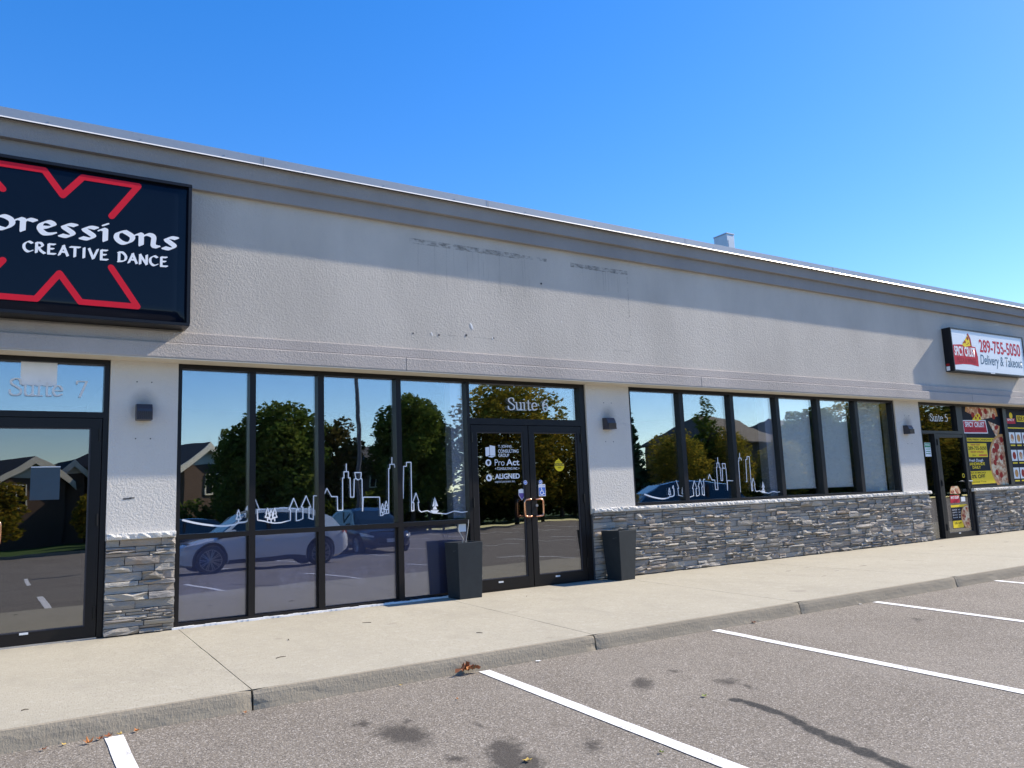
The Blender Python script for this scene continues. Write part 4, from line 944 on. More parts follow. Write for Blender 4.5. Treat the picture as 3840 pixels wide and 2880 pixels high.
box2(18.50, 18.86, 2.38, 2.50, YP - .0006, 'sign_red', P2, 'red_label'); text('lettering', 'SPICY', M['white'], 18.53, 18.83, 2.44, 2.49, YP - .0012, P2, .03); disc(18.70, 2.56, .07, YP - .0008, 'yellow', P2, 'cheese_slice', 14)
box2(18.93, 19.7, 2.43, 2.57, YP - .0006, 'yellow', P2, 'title_band'); text('lettering', 'SIDE ORDERS', M['poster_txt'], 18.96, 19.66, 2.45, 2.55, YP - .0012, P2, .03); box2(18.42, 19.9, 2.275, 2.300, YP - .0006, 'yellow', P2, 'yellow_rule')
for rr in range(3):
    for cc in range(5):
        X, Z = 18.52 + cc * .275, 1.95 - rr * .385; box2(X, X + .235, Z, Z + .24, YP - .0006, 'sign_white', P2, 'dish_photo'); disc(X + .117, Z + .115, .085, YP - .0012, ('cheese', 'pepperoni', 'crust')[(rr + cc * 2) % 3], P2, 'dish', 14, .85); box2(X + .02, X + .215, Z - .06, Z - .03, YP - .0006, 'yellow', P2, 'caption_bar')
P3 = thing('door_poster', 'small pizza poster low on the glass of the pizza shop door', 'poster')
YD = .0185; cutD = (15.885, 16.50, .24, 1.08)
pizza(16.10, .93, .19, YD, P3, cutD, 5, 4, R(0), R(180)); box2(15.89, 16.22, .75, .90, YD - .0012, 'sign_red', P3, 'red_label'); text('lettering', 'SPICY CRUST', M['white'], 15.915, 16.195, .83, .88, YD - .0018, P3, .03)
box2(15.885, 16.50, .25, .66, YD + .0002, 'poster', P3, 'film'); box2(15.885, 16.46, .665, .71, YD, 'yellow', P3, 'yellow_band'); box2(15.895, 16.27, .26, .40, YD - .0006, 'yellow', P3, 'yellow_box'); text('lettering', '10% OFF', M['poster_txt'], 15.95, 16.2, .33, .37, YD - .0012, P3, .02); pizza(16.45, .46, .24, YD - .0008, P3, cutD, 9, 6)
for i in range(4): text('lettering', 'SLICE  $3', M['white'], 15.92, 16.2, .60 - .05 * i, .625 - .05 * i, YD - .0006, P3)
box2(16.28, 16.43, .77, .86, YD - .0006, 'white', P3, 'white_tag')
t = disc(16.47, 1.285, .045, YD, 'yellow', None, 'round_sticker'); tag(t, 'small round yellow sticker by the pizza shop door lever', 'sticker'); disc(16.47, 1.285, .03, YD - .0006, 'poster', t, 'centre')
t = sheet('pass_notice', 15.255, 15.462, 1.68, 1.952, .0465, 'paper', None); tag(t, 'white and green pass notice on the sidelight of the pizza shop', 'notice'); box2(15.262, 15.455, 1.86, 1.945, .0459, 'green', t, 'green_field'); text('lettering', 'PASS', M['white'], 15.29, 15.43, 1.89, 1.93, .0453, t, .02)
for i in range(3): box2(15.28, 15.44, 1.82 - i * .045, 1.835 - i * .045, .0459, 'green', t, 'printed_line')
t = thing('neon_open_sign', 'unlit neon OPEN sign with blue border behind the pizza shop transom', 'neon sign')
def tube(P, r, mat, nm, par):
    mb = MB()
    for a, b in zip(P, P[1:]): mb.bar(a, b, r, 6)
    return mb.build(nm, M[mat], par)
yo = .11; sheet('backing', 15.22, 16.30, 2.225, 2.60, yo + .02, 'poster', t)
tube([(15.24, yo, 2.24), (16.28, yo, 2.24), (16.28, yo, 2.585), (15.24, yo, 2.585), (15.24, yo, 2.24)], .012, 'neon_blue', 'border_tube', t)
tube([(15.38 + .12 * math.cos(a), yo, 2.41 + .125 * math.sin(a)) for a in [2 * math.pi * i / 18 for i in range(19)]], .011, 'neon_red', 'letter_tube', t)
tube([(15.56, yo, 2.29), (15.56, yo, 2.53), (15.72, yo, 2.52), (15.75, yo, 2.46), (15.72, yo, 2.41), (15.57, yo, 2.40)], .011, 'neon_red', 'letter_tube', t)
tube([(15.98, yo, 2.53), (15.82, yo, 2.53), (15.82, yo, 2.41), (15.94, yo, 2.41), (15.82, yo, 2.41), (15.82, yo, 2.29), (15.98, yo, 2.29)], .011, 'neon_red', 'letter_tube', t)
tube([(16.05, yo, 2.29), (16.05, yo, 2.53), (16.22, yo, 2.29), (16.22, yo, 2.53)], .011, 'neon_red', 'letter_tube', t)

# ------------------------------------------------------------------ planters
def planter(x, y, rz, label, w1=.345, w0=.265, h=.665):
    t = thing('planter', label, 'planter', (x, y, gz(x)), rz, 'tall black planters by the doors')
    mb = MB(); a, b, th = w1 / 2, w0 / 2, .022
    def ring(s, z): return [(-s, -s, z), (s, -s, z), (s, s, z), (-s, s, z)]
    rings = [ring(b, .0), ring(a, h), ring(a - th, h), ring(a - th - .01, h - .09)]
    for r_ in rings: mb.v += r_
    for k in range(3):
        for i in range(4): j = (i + 1) % 4; mb.f.append((k * 4 + i, k * 4 + j, k * 4 + 4 + j, k * 4 + 4 + i)); mb.m.append(0)
    mb.f.append((3, 2, 1, 0)); mb.m.append(0)
    mb.build('pot', M['planter'], t, bevel=.006)
    s = a - th - .008; mb = MB(); mb.face([(-s, -s, h - .08), (s, -s, h - .08), (s, s, h - .08), (-s, s, h - .08)]); mb.build('soil', M['soil'], t)
    return t
pl = planter(4.765, -.205, 0, 'tall black tapered planter holding bare twigs left of the double doors', .345, .305)
for pts in ([(-.02, .02, .58), (.0, .0, .70), (-.05, .02, .80), (-.06, .02, .83)], [(.02, 0, .58), (.05, .0, .74), (.07, -.01, .86), (.075, -.01, .93)]):
    mb = MB()
    for a, b in zip(pts, pts[1:]): mb.bar(a, b, .005, 6, .004)
    mb.build('twig', M['twig'], pl)
planter(7.165, -.265, R(6), 'tall black tapered planter with a scratched side against the stone wall')
# box of the outlet cover behind the left planter
mb = MB(); mb.box(4.83, 4.93, .02, .048, .80, .895); mb.build('outlet_cover', M['silver'], W6)

# ------------------------------------------------------------------ roof vent
t = thing('roof_vent', 'galvanised square roof vent rising above the parapet', 'vent')
mb = MB(); mb.box(14.56, 14.82, 4.0, 4.42, 4.6, 7.36); mb.build('duct', M['galv'], t, bevel=.01)
mb = MB(); mb.box(14.55, 14.83, 3.99, 4.43, 7.36, 7.385); mb.build('cap', M['galv'], t)
mb = MB(); mb.box(14.60, 14.78, 3.994, 3.9995, 6.9, 7.2); mb.build('seam_plate', M['galv'], t)

# ------------------------------------------------------------------ fallen leaves and litter
def leaf_obj(x, y, s, mat, label, curl=.6, z=None, rz=0, name='fallen_leaf', cat='leaf', group='fallen leaves by the kerb'):
    mb = MB(); r_ = random.Random(int(x * 991 + y * 77)); n = 10; P = []
    for i in range(n):
        a = 2 * math.pi * i / n; q = s * (.55 + .45 * (i % 2)) * r_.uniform(.75, 1.1); P.append((q * math.cos(a), q * math.sin(a) * .75, .004 + curl * q * q / s * r_.uniform(.3, 1.2)))
    c = len(mb.v); mb.v.append((0, 0, .004)); mb.v += P
    for i in range(n): mb.f.append((0, 1 + i, 1 + (i + 1) % n)); mb.m.append(0)
    o = mb.build(name, M[mat]); o.scale = (.6, .6, .6); o.location = (x, y, (lot_z(x, y) if z is None else z) + .004); o.rotation_euler = (0, 0, rz); return tag(o, label, cat, group)
for i, (x, y, s, m_) in enumerate(((.46, -3.53, .055, 'leaf_orange'), (.52, -3.49, .05, 'leaf_brown'), (.57, -3.47, .055, 'leaf_brown'), (.63, -3.46, .045, 'leaf_gold'), (.72, -3.46, .045, 'leaf_orange'))):
    leaf_obj(x, y, s, m_, ('curled orange leaf at the left end of the leaf pile by the left parking line', 'dark brown leaf in the pile against the kerb by the left parking line', 'brown leaf at the top end of the left parking line', 'yellow leaf resting on the end of the left parking line', 'orange leaf just right of the left parking line end')[i], .9, rz=i)
for i, (x, y, s, m_, l) in enumerate(((.235, -3.50, .04, 'leaf_brown', 'brown leaf at the kerb foot near the bottom left corner'), (.34, -3.47, .035, 'leaf_gold', 'pale leaf at the kerb foot left of the leaf pile'), (1.36, -3.47, .035, 'leaf_orange', 'small orange leaf below the split kerb joint'), (2.45, -3.47, .03, 'leaf_gold', 'small yellow leaf at the kerb foot left of the brown clump'), (2.35, -5.28, .06, 'leaf_gold', 'yellow leaf lying on the dark oil stain'), (3.94, -4.98, .05, 'leaf_olive', 'olive green leaf on the asphalt above the dark streak'), (2.61, -4.03, .03, 'leaf_orange', 'small orange leaf on the asphalt below the brown clump'), (6.15, -3.46, .06, 'leaf_brown', 'dark dry leaf at the kerb before the third parking line'), (2.99, -5.6, .035, 'leaf_olive', 'small green leaf beside the lower part of the long parking line'))): leaf_obj(x, y, s, m_, l, .5, rz=i * .7)
t = thing('leaf_clump', 'crumpled brown leaf clump against the kerb beside the long parking line', 'leaf', (2.98, -3.47, lot_z(2.98, -3.47)), 0, 'fallen leaves by the kerb')
for i in range(9):
    mb = MB(); r_ = random.Random(i); a = r_.uniform(0, 6.3); d = r_.uniform(0, .07); P = []
    for k in range(8): q = r_.uniform(.022, .048); P.append((d * math.cos(a) * 1.4 + q * math.cos(k * .785), d * math.sin(a) * .4 + q * math.sin(k * .785) * .5, .02 + r_.uniform(0, .09) * (1 - d * 8)))
    mb.v = [(d * math.cos(a), d * math.sin(a) * .4, .05)] + P
    for k in range(8): mb.f.append((0, 1 + k, 1 + (k + 1) % 8)); mb.m.append(0)
    mb.build('leaf', M['leaf_brown' if i % 3 else 'leaf_orange'], t)
t = leaf_obj(3.64, -3.47, .06, 'silver', 'flattened grey litter scrap at the kerb right of the brown leaf clump', .1, name='litter_scrap', cat='litter', group='litter at the kerb')
t = leaf_obj(7.79, -3.47, .05, 'caulk', 'white litter scrap at the kerb before the fourth parking line', .2, name='litter_scrap', cat='litter', group='litter at the kerb')
SPOTS = [(.15, -2.93, 'tiny dark twig on the sidewalk near the kerb at the left edge of the photo'), (2.2, -1.6, 'tiny dark twig on the sidewalk in front of the left bay of the big window'), (3.1, -1.2, 'tiny dark twig on the sidewalk in front of the third window bay'), (5.3, -.75, 'tiny twig on the sidewalk right in front of the double doors'), (3.6, -2.6, 'tiny twig near the kerb above the brown leaf clump'), (1.9, -2.4, 'tiny twig on the sidewalk just right of the cracked joint')]
for i, (x, y, lab) in enumerate(SPOTS):
    mb = MB(); s = .02 + .012 * (i % 3); mb.bar((-s, 0, .004), (0, .006, .007), .003, 5); mb.bar((0, .006, .007), (s, .002, .004), .003, 5, .002)
    o = mb.build('twig_bit', M['bark']); o.location = (x, y, gz(x)); o.rotation_euler = (0, 0, i * 1.3); tag(o, lab, 'twig', 'twig bits scattered on the sidewalk')

# ================================================================== what the shop glass mirrors: the far side of the lot
def crown_mesh(name, lobes, n, size, mat, seed, upright=.25):
    rs = np.random.RandomState(seed); vol = np.array([l[3] * l[4] * l[5] for l in lobes]); pick = rs.choice(len(lobes), n, p=vol / vol.sum())
    L = np.array(lobes)[pick]; d = rs.normal(size=(n, 3)); d /= np.linalg.norm(d, axis=1)[:, None]
    rad = rs.uniform(.35, 1.0, n) ** .45
    clump = np.array([noise.noise(Vector((a * 3.1 + k, b * 3.1, c * 3.1))) for (a, b, c), k in zip(d, pick)])
    rad *= 1 + .42 * clump
    c = L[:, :3] + d * L[:, 3:6] * rad[:, None]
    u = rs.normal(size=(n, 3)); u[:, 2] *= upright; u /= np.linalg.norm(u, axis=1)[:, None]
    v = np.cross(u, rs.normal(size=(n, 3))); v /= np.linalg.norm(v, axis=1)[:, None]
    s = (size * rs.uniform(.55, 1.25, n))[:, None]
    q = np.stack([c - u * s, c + v * s * .55, c + u * s, c - v * s * .55], 1).reshape(-1, 3)
    me = bpy.data.meshes.new(name); me.vertices.add(4 * n); me.vertices.foreach_set('co', q.astype(np.float32).reshape(-1))
    me.loops.add(4 * n); me.loops.foreach_set('vertex_index', np.arange(4 * n, dtype=np.int32)); me.polygons.add(n)
    me.polygons.foreach_set('loop_start', np.arange(0, 4 * n, 4, dtype=np.int32)); me.update(calc_edges=True); me.validate(); me.materials.append(mat); return me
def trunk_mesh(h, r, seed, conifer=False):
    r_ = random.Random(seed); mb = MB(); p = Vector((0, 0, -.3)); n = 6; pts = [p.copy()]
    for i in range(n): p = p + Vector((r_.uniform(-.05, .05) * h * .3, r_.uniform(-.05, .05) * h * .3, (h * .85 + .3) / n)); pts.append(p.copy())
    for i in range(n): mb.bar(pts[i], pts[i + 1], r * (1 - i / n * .85), 8, r * (1 - (i + 1) / n * .85), caps=False)
    if not conifer:
        for i in range(2, n):
            for k in range(3): a = r_.uniform(0, 6.3); q = pts[i] + Vector((math.cos(a), math.sin(a), .8)) * h * r_.uniform(.14, .24); mb.bar(pts[i], q, r * .35, 6, r * .1, caps=False)
    return mb.mesh('trunk', M['bark'])
def lobes(seed, h, w, base, k=16):
    r_ = random.Random(seed); out = [(0, 0, h * .58, w * .30, w * .30, h * .30)]
    for i in range(k):
        a = i * 2.4; t = (i + .5) / k; z = base + (h - base) * (.12 + .80 * t); rr = w * .5 * math.sqrt(max(.05, 1 - (2 * t - .9) ** 2)) * .72
        s = w * r_.uniform(.13, .22); out.append((rr * math.cos(a), rr * math.sin(a), z, s, s, s * r_.uniform(.7, 1.0)))
    return out
conl = [(0, 0, .8 + i * .62, (1 - i / 13) * 2.1 + .12, (1 - i / 13) * 2.1 + .12, .42) for i in range(13)]
KIND = {'maple': (crown_mesh('maple_crown', lobes(3, 7.6, 6.0, .5, 20), 15000, .17, M['leaf_green'], 1), trunk_mesh(6, .2, 1), 7.6),
        'rust': (crown_mesh('rust_crown', lobes(4, 7.0, 4.2, 1.2, 14), 5200, .16, M['leaf_rust'], 2), trunk_mesh(6, .15, 2), 7.0),
        'slim': (crown_mesh('slim_crown', [(.35 * math.cos(i * 2.1), .35 * math.sin(i * 2.1), 2.0 + i * .62, 1.45 - i * .10, 1.45 - i * .10, .75 - i * .03) for i in range(11)], 5200, .16, M['leaf_green'], 12), trunk_mesh(7, .14, 9), 9.0),
        'locust': (crown_mesh('locust_crown', lobes(5, 9.0, 8.0, 1.3, 24), 13000, .17, M['leaf_yellow'], 3), trunk_mesh(7.5, .2, 3), 9.0),
        'spruce': (crown_mesh('spruce_crown', conl, 9000, .22, M['needle'], 4, .5), trunk_mesh(8, .16, 4, True), 8.9),
        'shrub': (crown_mesh('shrub_crown', lobes(7, 3.0, 2.6, .5, 10), 3600, .11, M['leaf_yellow'], 5), trunk_mesh(2.2, .07, 5), 3.0),
        'hedge': (crown_mesh('hedge_crown', [(x * .8, 0, .9, .7, .8, .9) for x in range(-4, 5)], 5000, .14, M['leaf_green'], 6), trunk_mesh(1.0, .06, 6), 1.8)}
def tree(kind, x, y, h, label, wide=1., rz=0., group='trees mirrored from across the lot', name='tree'):
    cm, tm, h0 = KIND[kind]; s = h / h0; z = lot_z(x, -34) + .2
    t = thing(name, label, 'tree' if kind not in ('shrub', 'hedge') else 'shrub', (x, y, z), rz, group); t.scale = (s * wide, s * wide, s)
    link('crown', cm, t); link('trunk', tm, t); return t
for a in (('maple', 11.0, -37.0, 6.2, 'leftmost big green tree mirrored in the left window', .70, .5), ('maple', 13.0, -36.5, 7.5, 'tallest rounded green tree mirrored in the left window', 1.0, 2.0), ('maple', 14.9, -39.0, 6.3, 'green tree filling the gap behind the rounded tree in the left window', .8, 1.3), ('rust', 16.5, -36.5, 6.6, 'thin rust tinged tree mirrored beside the lamp pole', .95, 1.0),
          ('maple', 21.0, -36.0, 8.3, 'dense dark tree mirrored in the last bay of the left window', .82, 3.0), ('maple', 22.9, -37.5, 7.6, 'dark tree mirrored behind the double doors', .62, 4.2),
          ('locust', 28.4, -36.0, 9.6, 'golden yellow tree mirrored above the double doors', 1.0, .3), ('locust', 33.2, -37.5, 6.8, 'yellow green tree mirrored at the right of the double doors', .9, 2.3),
          ('spruce', 39.0, -37.0, 8.6, 'dark conifer mirrored at the left of the right window', 1.0, .7), ('locust', 42.6, -35.5, 5.9, 'low yellow tree mirrored in front of the conifer', .95, 1.8), ('slim', 46.9, -36.5, 9.2, 'tall thin tree mirrored in the second bay of the right window', 1., .2), ('locust', 48.4, -35.8, 6.1, 'bushy yellow tree mirrored below the thin tree', .8, 4.4), ('locust', 55.0, -36.0, 5.4, 'round green yellow tree mirrored in the third bay', .9, 5.0),
          ('maple', 62.0, -38.0, 8.6, 'green tree mirrored faintly over the first blind', 1.1, 1.1), ('locust', 67.5, -36.5, 9.6, 'broad tree mirrored over the middle blind', 1.0, 2.8), ('locust', 75, -37, 9.8, 'broad tree mirrored over the last blind', 1.1, .9), ('maple', 83, -37, 9.2, 'dark tree mirrored in the pizza shop sidelight', 1.2, 2.2), ('maple', 92, -38, 9.8, 'dark tree mirrored in the pizza shop door', 1.2, 4), ('maple', 101, -38, 10, 'dark tree mirrored at the far right', 1.3, .2),
          ('maple', 19.4, -46, 5.0, 'small green tree mirrored behind the lamp pole', .7, 2.9)): tree(*a)
for a in (('shrub', -.5, -34.2, 3.2, 'yellow green shrub mirrored in the suite 7 door', 1.1, 0), ('shrub', 3.4, -34.8, 2.6, 'small shrub mirrored at the right of the suite 7 door', .8, 2.), ('hedge', 9, -39, 2.2, 'clipped dark hedge mirrored low behind the white car', 1.1, 0), ('hedge', 17, -39.5, 2.1, 'clipped dark hedge mirrored low behind the black car', 1.1, 3.1), ('hedge', 25, -39.5, 2.4, 'clipped dark hedge mirrored low behind the doors', 1.1, .05), ('hedge', 33, -39.5, 2.6, 'clipped dark hedge mirrored right of the doors', 1.1, 3.2), ('hedge', 41, -39.5, 2.4, 'clipped dark hedge mirrored under the conifer', 1.1, .04), ('hedge', 49, -39.5, 2.4, 'clipped dark hedge mirrored under the thin tree', 1.1, 3.1), ('hedge', 57, -39.5, 2.4, 'clipped dark hedge mirrored in the third bay', 1.1, 0), ('hedge', 65.5, -39.5, 3.2, 'tall hedge mirrored below the leftmost blind', 1., 3.1), ('hedge', 75, -39.5, 3.4, 'tall hedge mirrored below the middle blind', 1., .1), ('hedge', 85, -39.5, 3.4, 'tall hedge mirrored below the last blind', 1., 3.0), ('hedge', 95, -39.5, 3.4, 'tall hedge mirrored in the pizza shop sidelight', 1., .05), ('hedge', 105, -39.5, 3.6, 'tall hedge mirrored low in the pizza shop door', 1., 3.2), ('hedge', 116, -39.5, 3.8, 'tall hedge mirrored at the far right of the lot', 1.1, .1)): tree(*a, group='shrubs mirrored from across the lot', name='shrub')

def house(x, y, rz, w, d, ze, zr, label, gx=.25, gw=.5, gable=True, roofm='roof'):
    g = lot_z(x, -34); t = thing('house', label, 'house', (x, y, g), rz, 'houses mirrored from across the lot'); ze -= g; zr -= g
    mb = MB(); mb.box(-w / 2, w / 2, -d, 0, -.5, ze); mb.build('wall', M['brick'], t)
    o = .45; rf = MB(); p = .12                                             # main roof, ridge along x, hipped ends
    A = [(-w / 2 - o, o, ze - .1), (w / 2 + o, o, ze - .1), (w / 2 + o, -d - o, ze - .1), (-w / 2 - o, -d - o, ze - .1)]; r1, r2_ = (-w / 2 + w * .22, -d / 2, zr), (w / 2 - w * .22, -d / 2, zr)
    rf.v = A + [r1, r2_] + [(a, b, c - p) for a, b, c in A]; rf.f = [(0, 1, 5, 4), (1, 2, 5), (2, 3, 4, 5), (3, 0, 4), (0, 6, 7, 1), (1, 7, 8, 2), (2, 8, 9, 3), (3, 9, 6, 0), (9, 8, 7, 6)]; rf.m = [0] * 9
    rf.build('roof', M[roofm], t)
    cx = (gx - .5) * w; gw_ = gw * w / 2; zt = ze + (zr - ze) * .95; yf_ = 1.1   # projecting front gable
    if gable:
        mb = MB(); mb.box(cx - gw_ + .3, cx + gw_ - .3, -.2, yf_, -.5, ze - .12); gwall = mb.build('gable_wall', M['brick'], t)
        mb = MB(); mb.prism([(cx - gw_ + .3, ze - .12), (cx + gw_ - .3, ze - .12), (cx, zt - .25)], yf_ - .3, yf_ - .02); mb.build('gable', M['trim'], t)
        for s in (-1, 1):
            mb = MB(); mb.prism([(cx, zt), (cx + s * (gw_ + .25), ze - .35), (cx + s * (gw_ + .25), ze - .55), (cx, zt - .20)], -d / 2, yf_ + .3); mb.build('gable_roof', M['roof'], t)
            mb = MB(); mb.prism([(cx, zt - .01), (cx + s * (gw_ + .25), ze - .36), (cx + s * (gw_ + .25), ze - .78), (cx, zt - .43)], yf_ + .302, yf_ + .36); mb.build('barge_board', M['trim'], t)
    for k, (wx, wz) in enumerate([(-.38, .72), (-.12, .72), (.12, .72), (.38, .72), (-.38, .25), (.38, .25)]):
        yy = yf_ if gable and abs(wx * w - cx) < gw_ - .8 else 0
        mb = MB(); X, Z = wx * w, ze * wz
        for a, b, c, e_ in ((X - .55, X - .47, Z - .6, Z + .6), (X + .47, X + .55, Z - .6, Z + .6), (X - .47, X + .47, Z + .52, Z + .6), (X - .47, X + .47, Z - .6, Z - .52), (X - .03, X + .03, Z - .52, Z + .52)): mb.box(a, b, yy, yy + .06, c, e_)
        f = mb.build('window', M['trim'], t); mb = MB(); mb.box(X - .47, X + .47, yy + .005, yy + .03, Z - .52, Z + .52); mb.build('pane', M['glass_dark'], f)
    return t
house(-1.0, -44.5, -R(26), 8.5, 8, 3.5, 4.7, 'dark roofed house with cream gable mirrored in the suite 7 door', .72, .5); house(5.2, -47.0, -R(8), 7, 8, 3.75, 4.55, 'plain dark house mirrored at the right of the suite 7 door', .2, .3); house(9.6, -44.5, -R(28), 8, 8, 4.15, 5.5, 'cream gabled house mirrored in the first bay of the left window', .55, .5)
house(24.5, -46, -R(10), 5, 7, 4.4, 5.6, 'house mirrored between the lamp pole and the dark tree', .4, .4); house(68, -50, -R(15), 15, 9, 6.4, 9.2, 'brown roofed house mirrored in the third bay of the right window', .3, .4, False, 'roof_brown'); house(82, -52, -R(15), 15, 9, 6.6, 9.4, 'brown roofed house mirrored over the blinds', .6, .4, False, 'roof_brown')
# light pole in the lot
t = thing('light_pole', 'tall grey car park light pole mirrored in the left window', 'light pole', (11.72, -21, lot_z(11.72, -21)))
mb = MB(); mb.bar((0, 0, 0), (0, 0, 8.2), .085, 12, .065); mb.build('pole', M['lamp'], t); mb = MB(); mb.bar((0, 0, -.2), (0, 0, .75), .26, 14); mb.build('concrete_base', M['kerb'], t)
mb = MB(); mb.box(-.5, .5, -.14, .14, 8.15, 8.32); mb.build('lamp_head', M['lamp'], t)

# ------------------------------------------------------------------ parked cars
def lerp(tab, x):
    for (a, b), (c, d) in zip(tab, tab[1:]):
        if a <= x <= c: return b + (d - b) * (x - a) / (c - a)
    return tab[0][1] if x < tab[0][0] else tab[-1][1]
def boolean_cut(o, cutters):
    for c in cutters:
        md = o.modifiers.new('cut', 'BOOLEAN'); md.operation = 'DIFFERENCE'; md.object = c; md.solver = 'EXACT'
    dg = bpy.context.evaluated_depsgraph_get(); me = bpy.data.meshes.new_from_object(o.evaluated_get(dg)); o.modifiers.clear(); o.data = me
    for c in cutters: bpy.data.objects.remove(c)
def car(label, paint, loc, rz, L=4.6, W=1.9, H=1.66, wb=2.85, wr=.36, coupe=True):
    t = thing('parked_car', label, 'car', loc, rz, 'parked cars mirrored in the shop windows')
    f, b = L / 2, -L / 2; ax = (wb / 2 + .02, -wb / 2 + .02)
    belt = .60 * H
    top = [(b, .52 * H), (b + .06, .60 * H), (b + .35, .635 * H), (b + 1.4, .62 * H), (f - 1.9, .60 * H), (f - 1.35, .58 * H), (f - .7, .545 * H), (f - .25, .49 * H), (f - .06, .42 * H), (f, .36 * H)]
    bot = [(b, .36), (b + .25, .24), (f - .3, .22), (f, .26)]
    wid = [(b, .40), (b + .12, .455), (b + .6, .49), (f - .8, .49), (f - .35, .455), (f - .1, .40), (f, .34)]
    n = 44; mb = MB(); ring = 14
    for i in range(n + 1):
        x = b + (f - b) * i / n; zt, zb, hw = lerp(top, x), lerp(bot, x), lerp(wid, x) * W
        prof = [(0, zb), (.80, zb), (.95, zb + .06), (.985, zb + .22), (1.0, zb + (zt - zb) * .55), (.985, zb + (zt - zb) * .80), (.94, zt - .035), (.80, zt)]
        P = prof + [(-y, z) for y, z in prof[:0:-1]]
        ring = len(P); mb.v += [(x, y * hw, z) for y, z in P]
    for i in range(n):
        for k in range(ring): q = (k + 1) % ring; mb.f.append((i * ring + k, i * ring + q, (i + 1) * ring + q, (i + 1) * ring + k)); mb.m.append(0)
    mb.f += [tuple(range(ring)), tuple(n * ring + k for k in reversed(range(ring)))]; mb.m += [0, 0]
    body = mb.build('body', M[paint], t, smooth=True)
    cut = []
    for a in ax:
        cb = MB(); cb.bar((a, -W, wr + .0), (a, W, wr), wr + .065, 28); c = cb.build('cutter', M[paint]); c.location = loc; c.rotation_euler = (0, 0, rz); cut.append(c)
    bpy.context.view_layer.update(); boolean_cut(body, cut)
    for p in body.data.polygons: p.use_smooth = True
    body.data.set_sharp_from_angle(angle=R(32))
    mb = MB(); mb.box(-wb / 2 - .55, wb / 2 + .55, -W * .36, W * .36, .26, belt - .15); mb.build('wheel_liner', M['black'], t)
    # cabin: dark glass body, painted roof skin and pillars
    cab = [(b + .22, .63 * H, .63 * H), (b + .52, .62 * H, .80 * H), (b + 1.0, .61 * H, .945 * H), (b + 1.8, .61 * H, .995 * H), (b + 2.5, .60 * H, .985 * H), (f - 1.75, .60 * H, .92 * H), (f - 1.35, .59 * H, .76 * H), (f - 1.0, .565 * H, .575 * H)]
    def hwid(z): return W * (.455 - .12 * max(0, (z - belt)) / (H - belt))
    mb = MB()
    for x, za, zt in cab:
        zt = max(zt, za + .01); mb.v += [(x, -hwid(za), za - .03), (x, -hwid(zt), zt), (x, -hwid(zt) * .8, zt + .022), (x, hwid(zt) * .8, zt + .022), (x, hwid(zt), zt), (x, hwid(za), za - .03)]
    m = 6
    for i in range(len(cab) - 1):
        for k in range(m): q = (k + 1) % m; mb.f.append((i * m + k, i * m + q, (i + 1) * m + q, (i + 1) * m + k)); mb.m.append(0)
    mb.f += [tuple(range(m)), tuple((len(cab) - 1) * m + k for k in reversed(range(m)))]; mb.m += [0, 0]
    mb.build('window_glass', M['glass_dark'], t)
    mb = MB(); rr = cab[2:6]
    for i in range(len(rr) - 1):
        (xa, _, za), (xb, _, zb_) = rr[i], rr[i + 1]
        for s0, s1 in ((-1.0, -.8), (-.8, .8), (.8, 1.0)):
            P = [(x, hwid(z) * s * 1.008, z + (.030 if abs(s) < .9 else .006)) for x, z, s in ((xa, za, s0), (xb, zb_, s0), (xb, zb_, s1), (xa, za, s1))]; mb.face(P)
        for s in (-1, 1): mb.face([(xa, s * hwid(za) * 1.008, za + .006), (xb, s * hwid(zb_) * 1.008, zb_ + .006), (xb, s * hwid(zb_ - .07) * 1.01, zb_ - .075), (xa, s * hwid(za - .07) * 1.01, za - .075)])
    mb.build('roof', M[paint], t)
    mb = MB()
    for s in (-1, 1):
        def pt(x, z, o_=1.012): return (x, s * hwid(z) * o_, z)
        mb.face([pt(f - 1.75, .92 * H), pt(f - 1.62, .90 * H), pt(f - .98, .575 * H), pt(f - 1.14, .575 * H)])                       # front pillar
        mb.face([pt(b + .22, .62 * H), pt(b + .52, .81 * H), pt(b + 1.0, .95 * H), pt(b + 1.05, .86 * H), pt(b + .78, .70 * H), pt(b + .95, .60 * H)])   # rear quarter
        mb.face([pt(b + 1.0, .95 * H), pt(b + 1.5, .985 * H), pt(b + 1.5, .94 * H), pt(b + 1.05, .86 * H)])
    mb.build('pillar', M[paint], t)
    mb = MB()
    for s in (-1, 1): mb.box(-.06, .04, s * W * .42 - .008, s * W * .42 + .008, belt, .94 * H)
    mb.build('door_post', M['black'], t)
    for s in (-1, 1):
        mb = MB(); mb.box(f - 1.45, f - 1.27, s * W * .50 - .03, s * W * .50 + .09 * s, belt + .02, belt + .16); mb.build('wing_mirror', M[paint], t, bevel=.02)
        mb = MB(); mb.face([(f - .62, s * W * .470, .50 * H), (f - .20, s * W * .435, .465 * H), (f - .18, s * W * .437, .40 * H), (f - .50, s * W * .476, .43 * H)]); mb.face([(f - .19, s * W * .435, .465 * H), (f - .03, s * W * .34, .41 * H), (f - .02, s * W * .34, .37 * H), (f - .18, s * W * .437, .40 * H)]); mb.build('headlight', M['headlight'], t)
        mb = MB(); mb.face([(b - .005, s * W * .36, .58 * H), (b + .20, s * W * .47, .60 * H), (b + .20, s * W * .472, .53 * H), (b - .005, s * W * .37, .52 * H)]); mb.build('tail_light', M['taillight'], t)
        mb = MB(); mb.box(-.05, .12, s * W * .497 - .01, s * W * .497 + .012, .50 * H, .515 * H); mb.box(-1.05, -.88, s * W * .497 - .01, s * W * .497 + .012, .51 * H, .525 * H); mb.build('door_handle', M[paint], t)
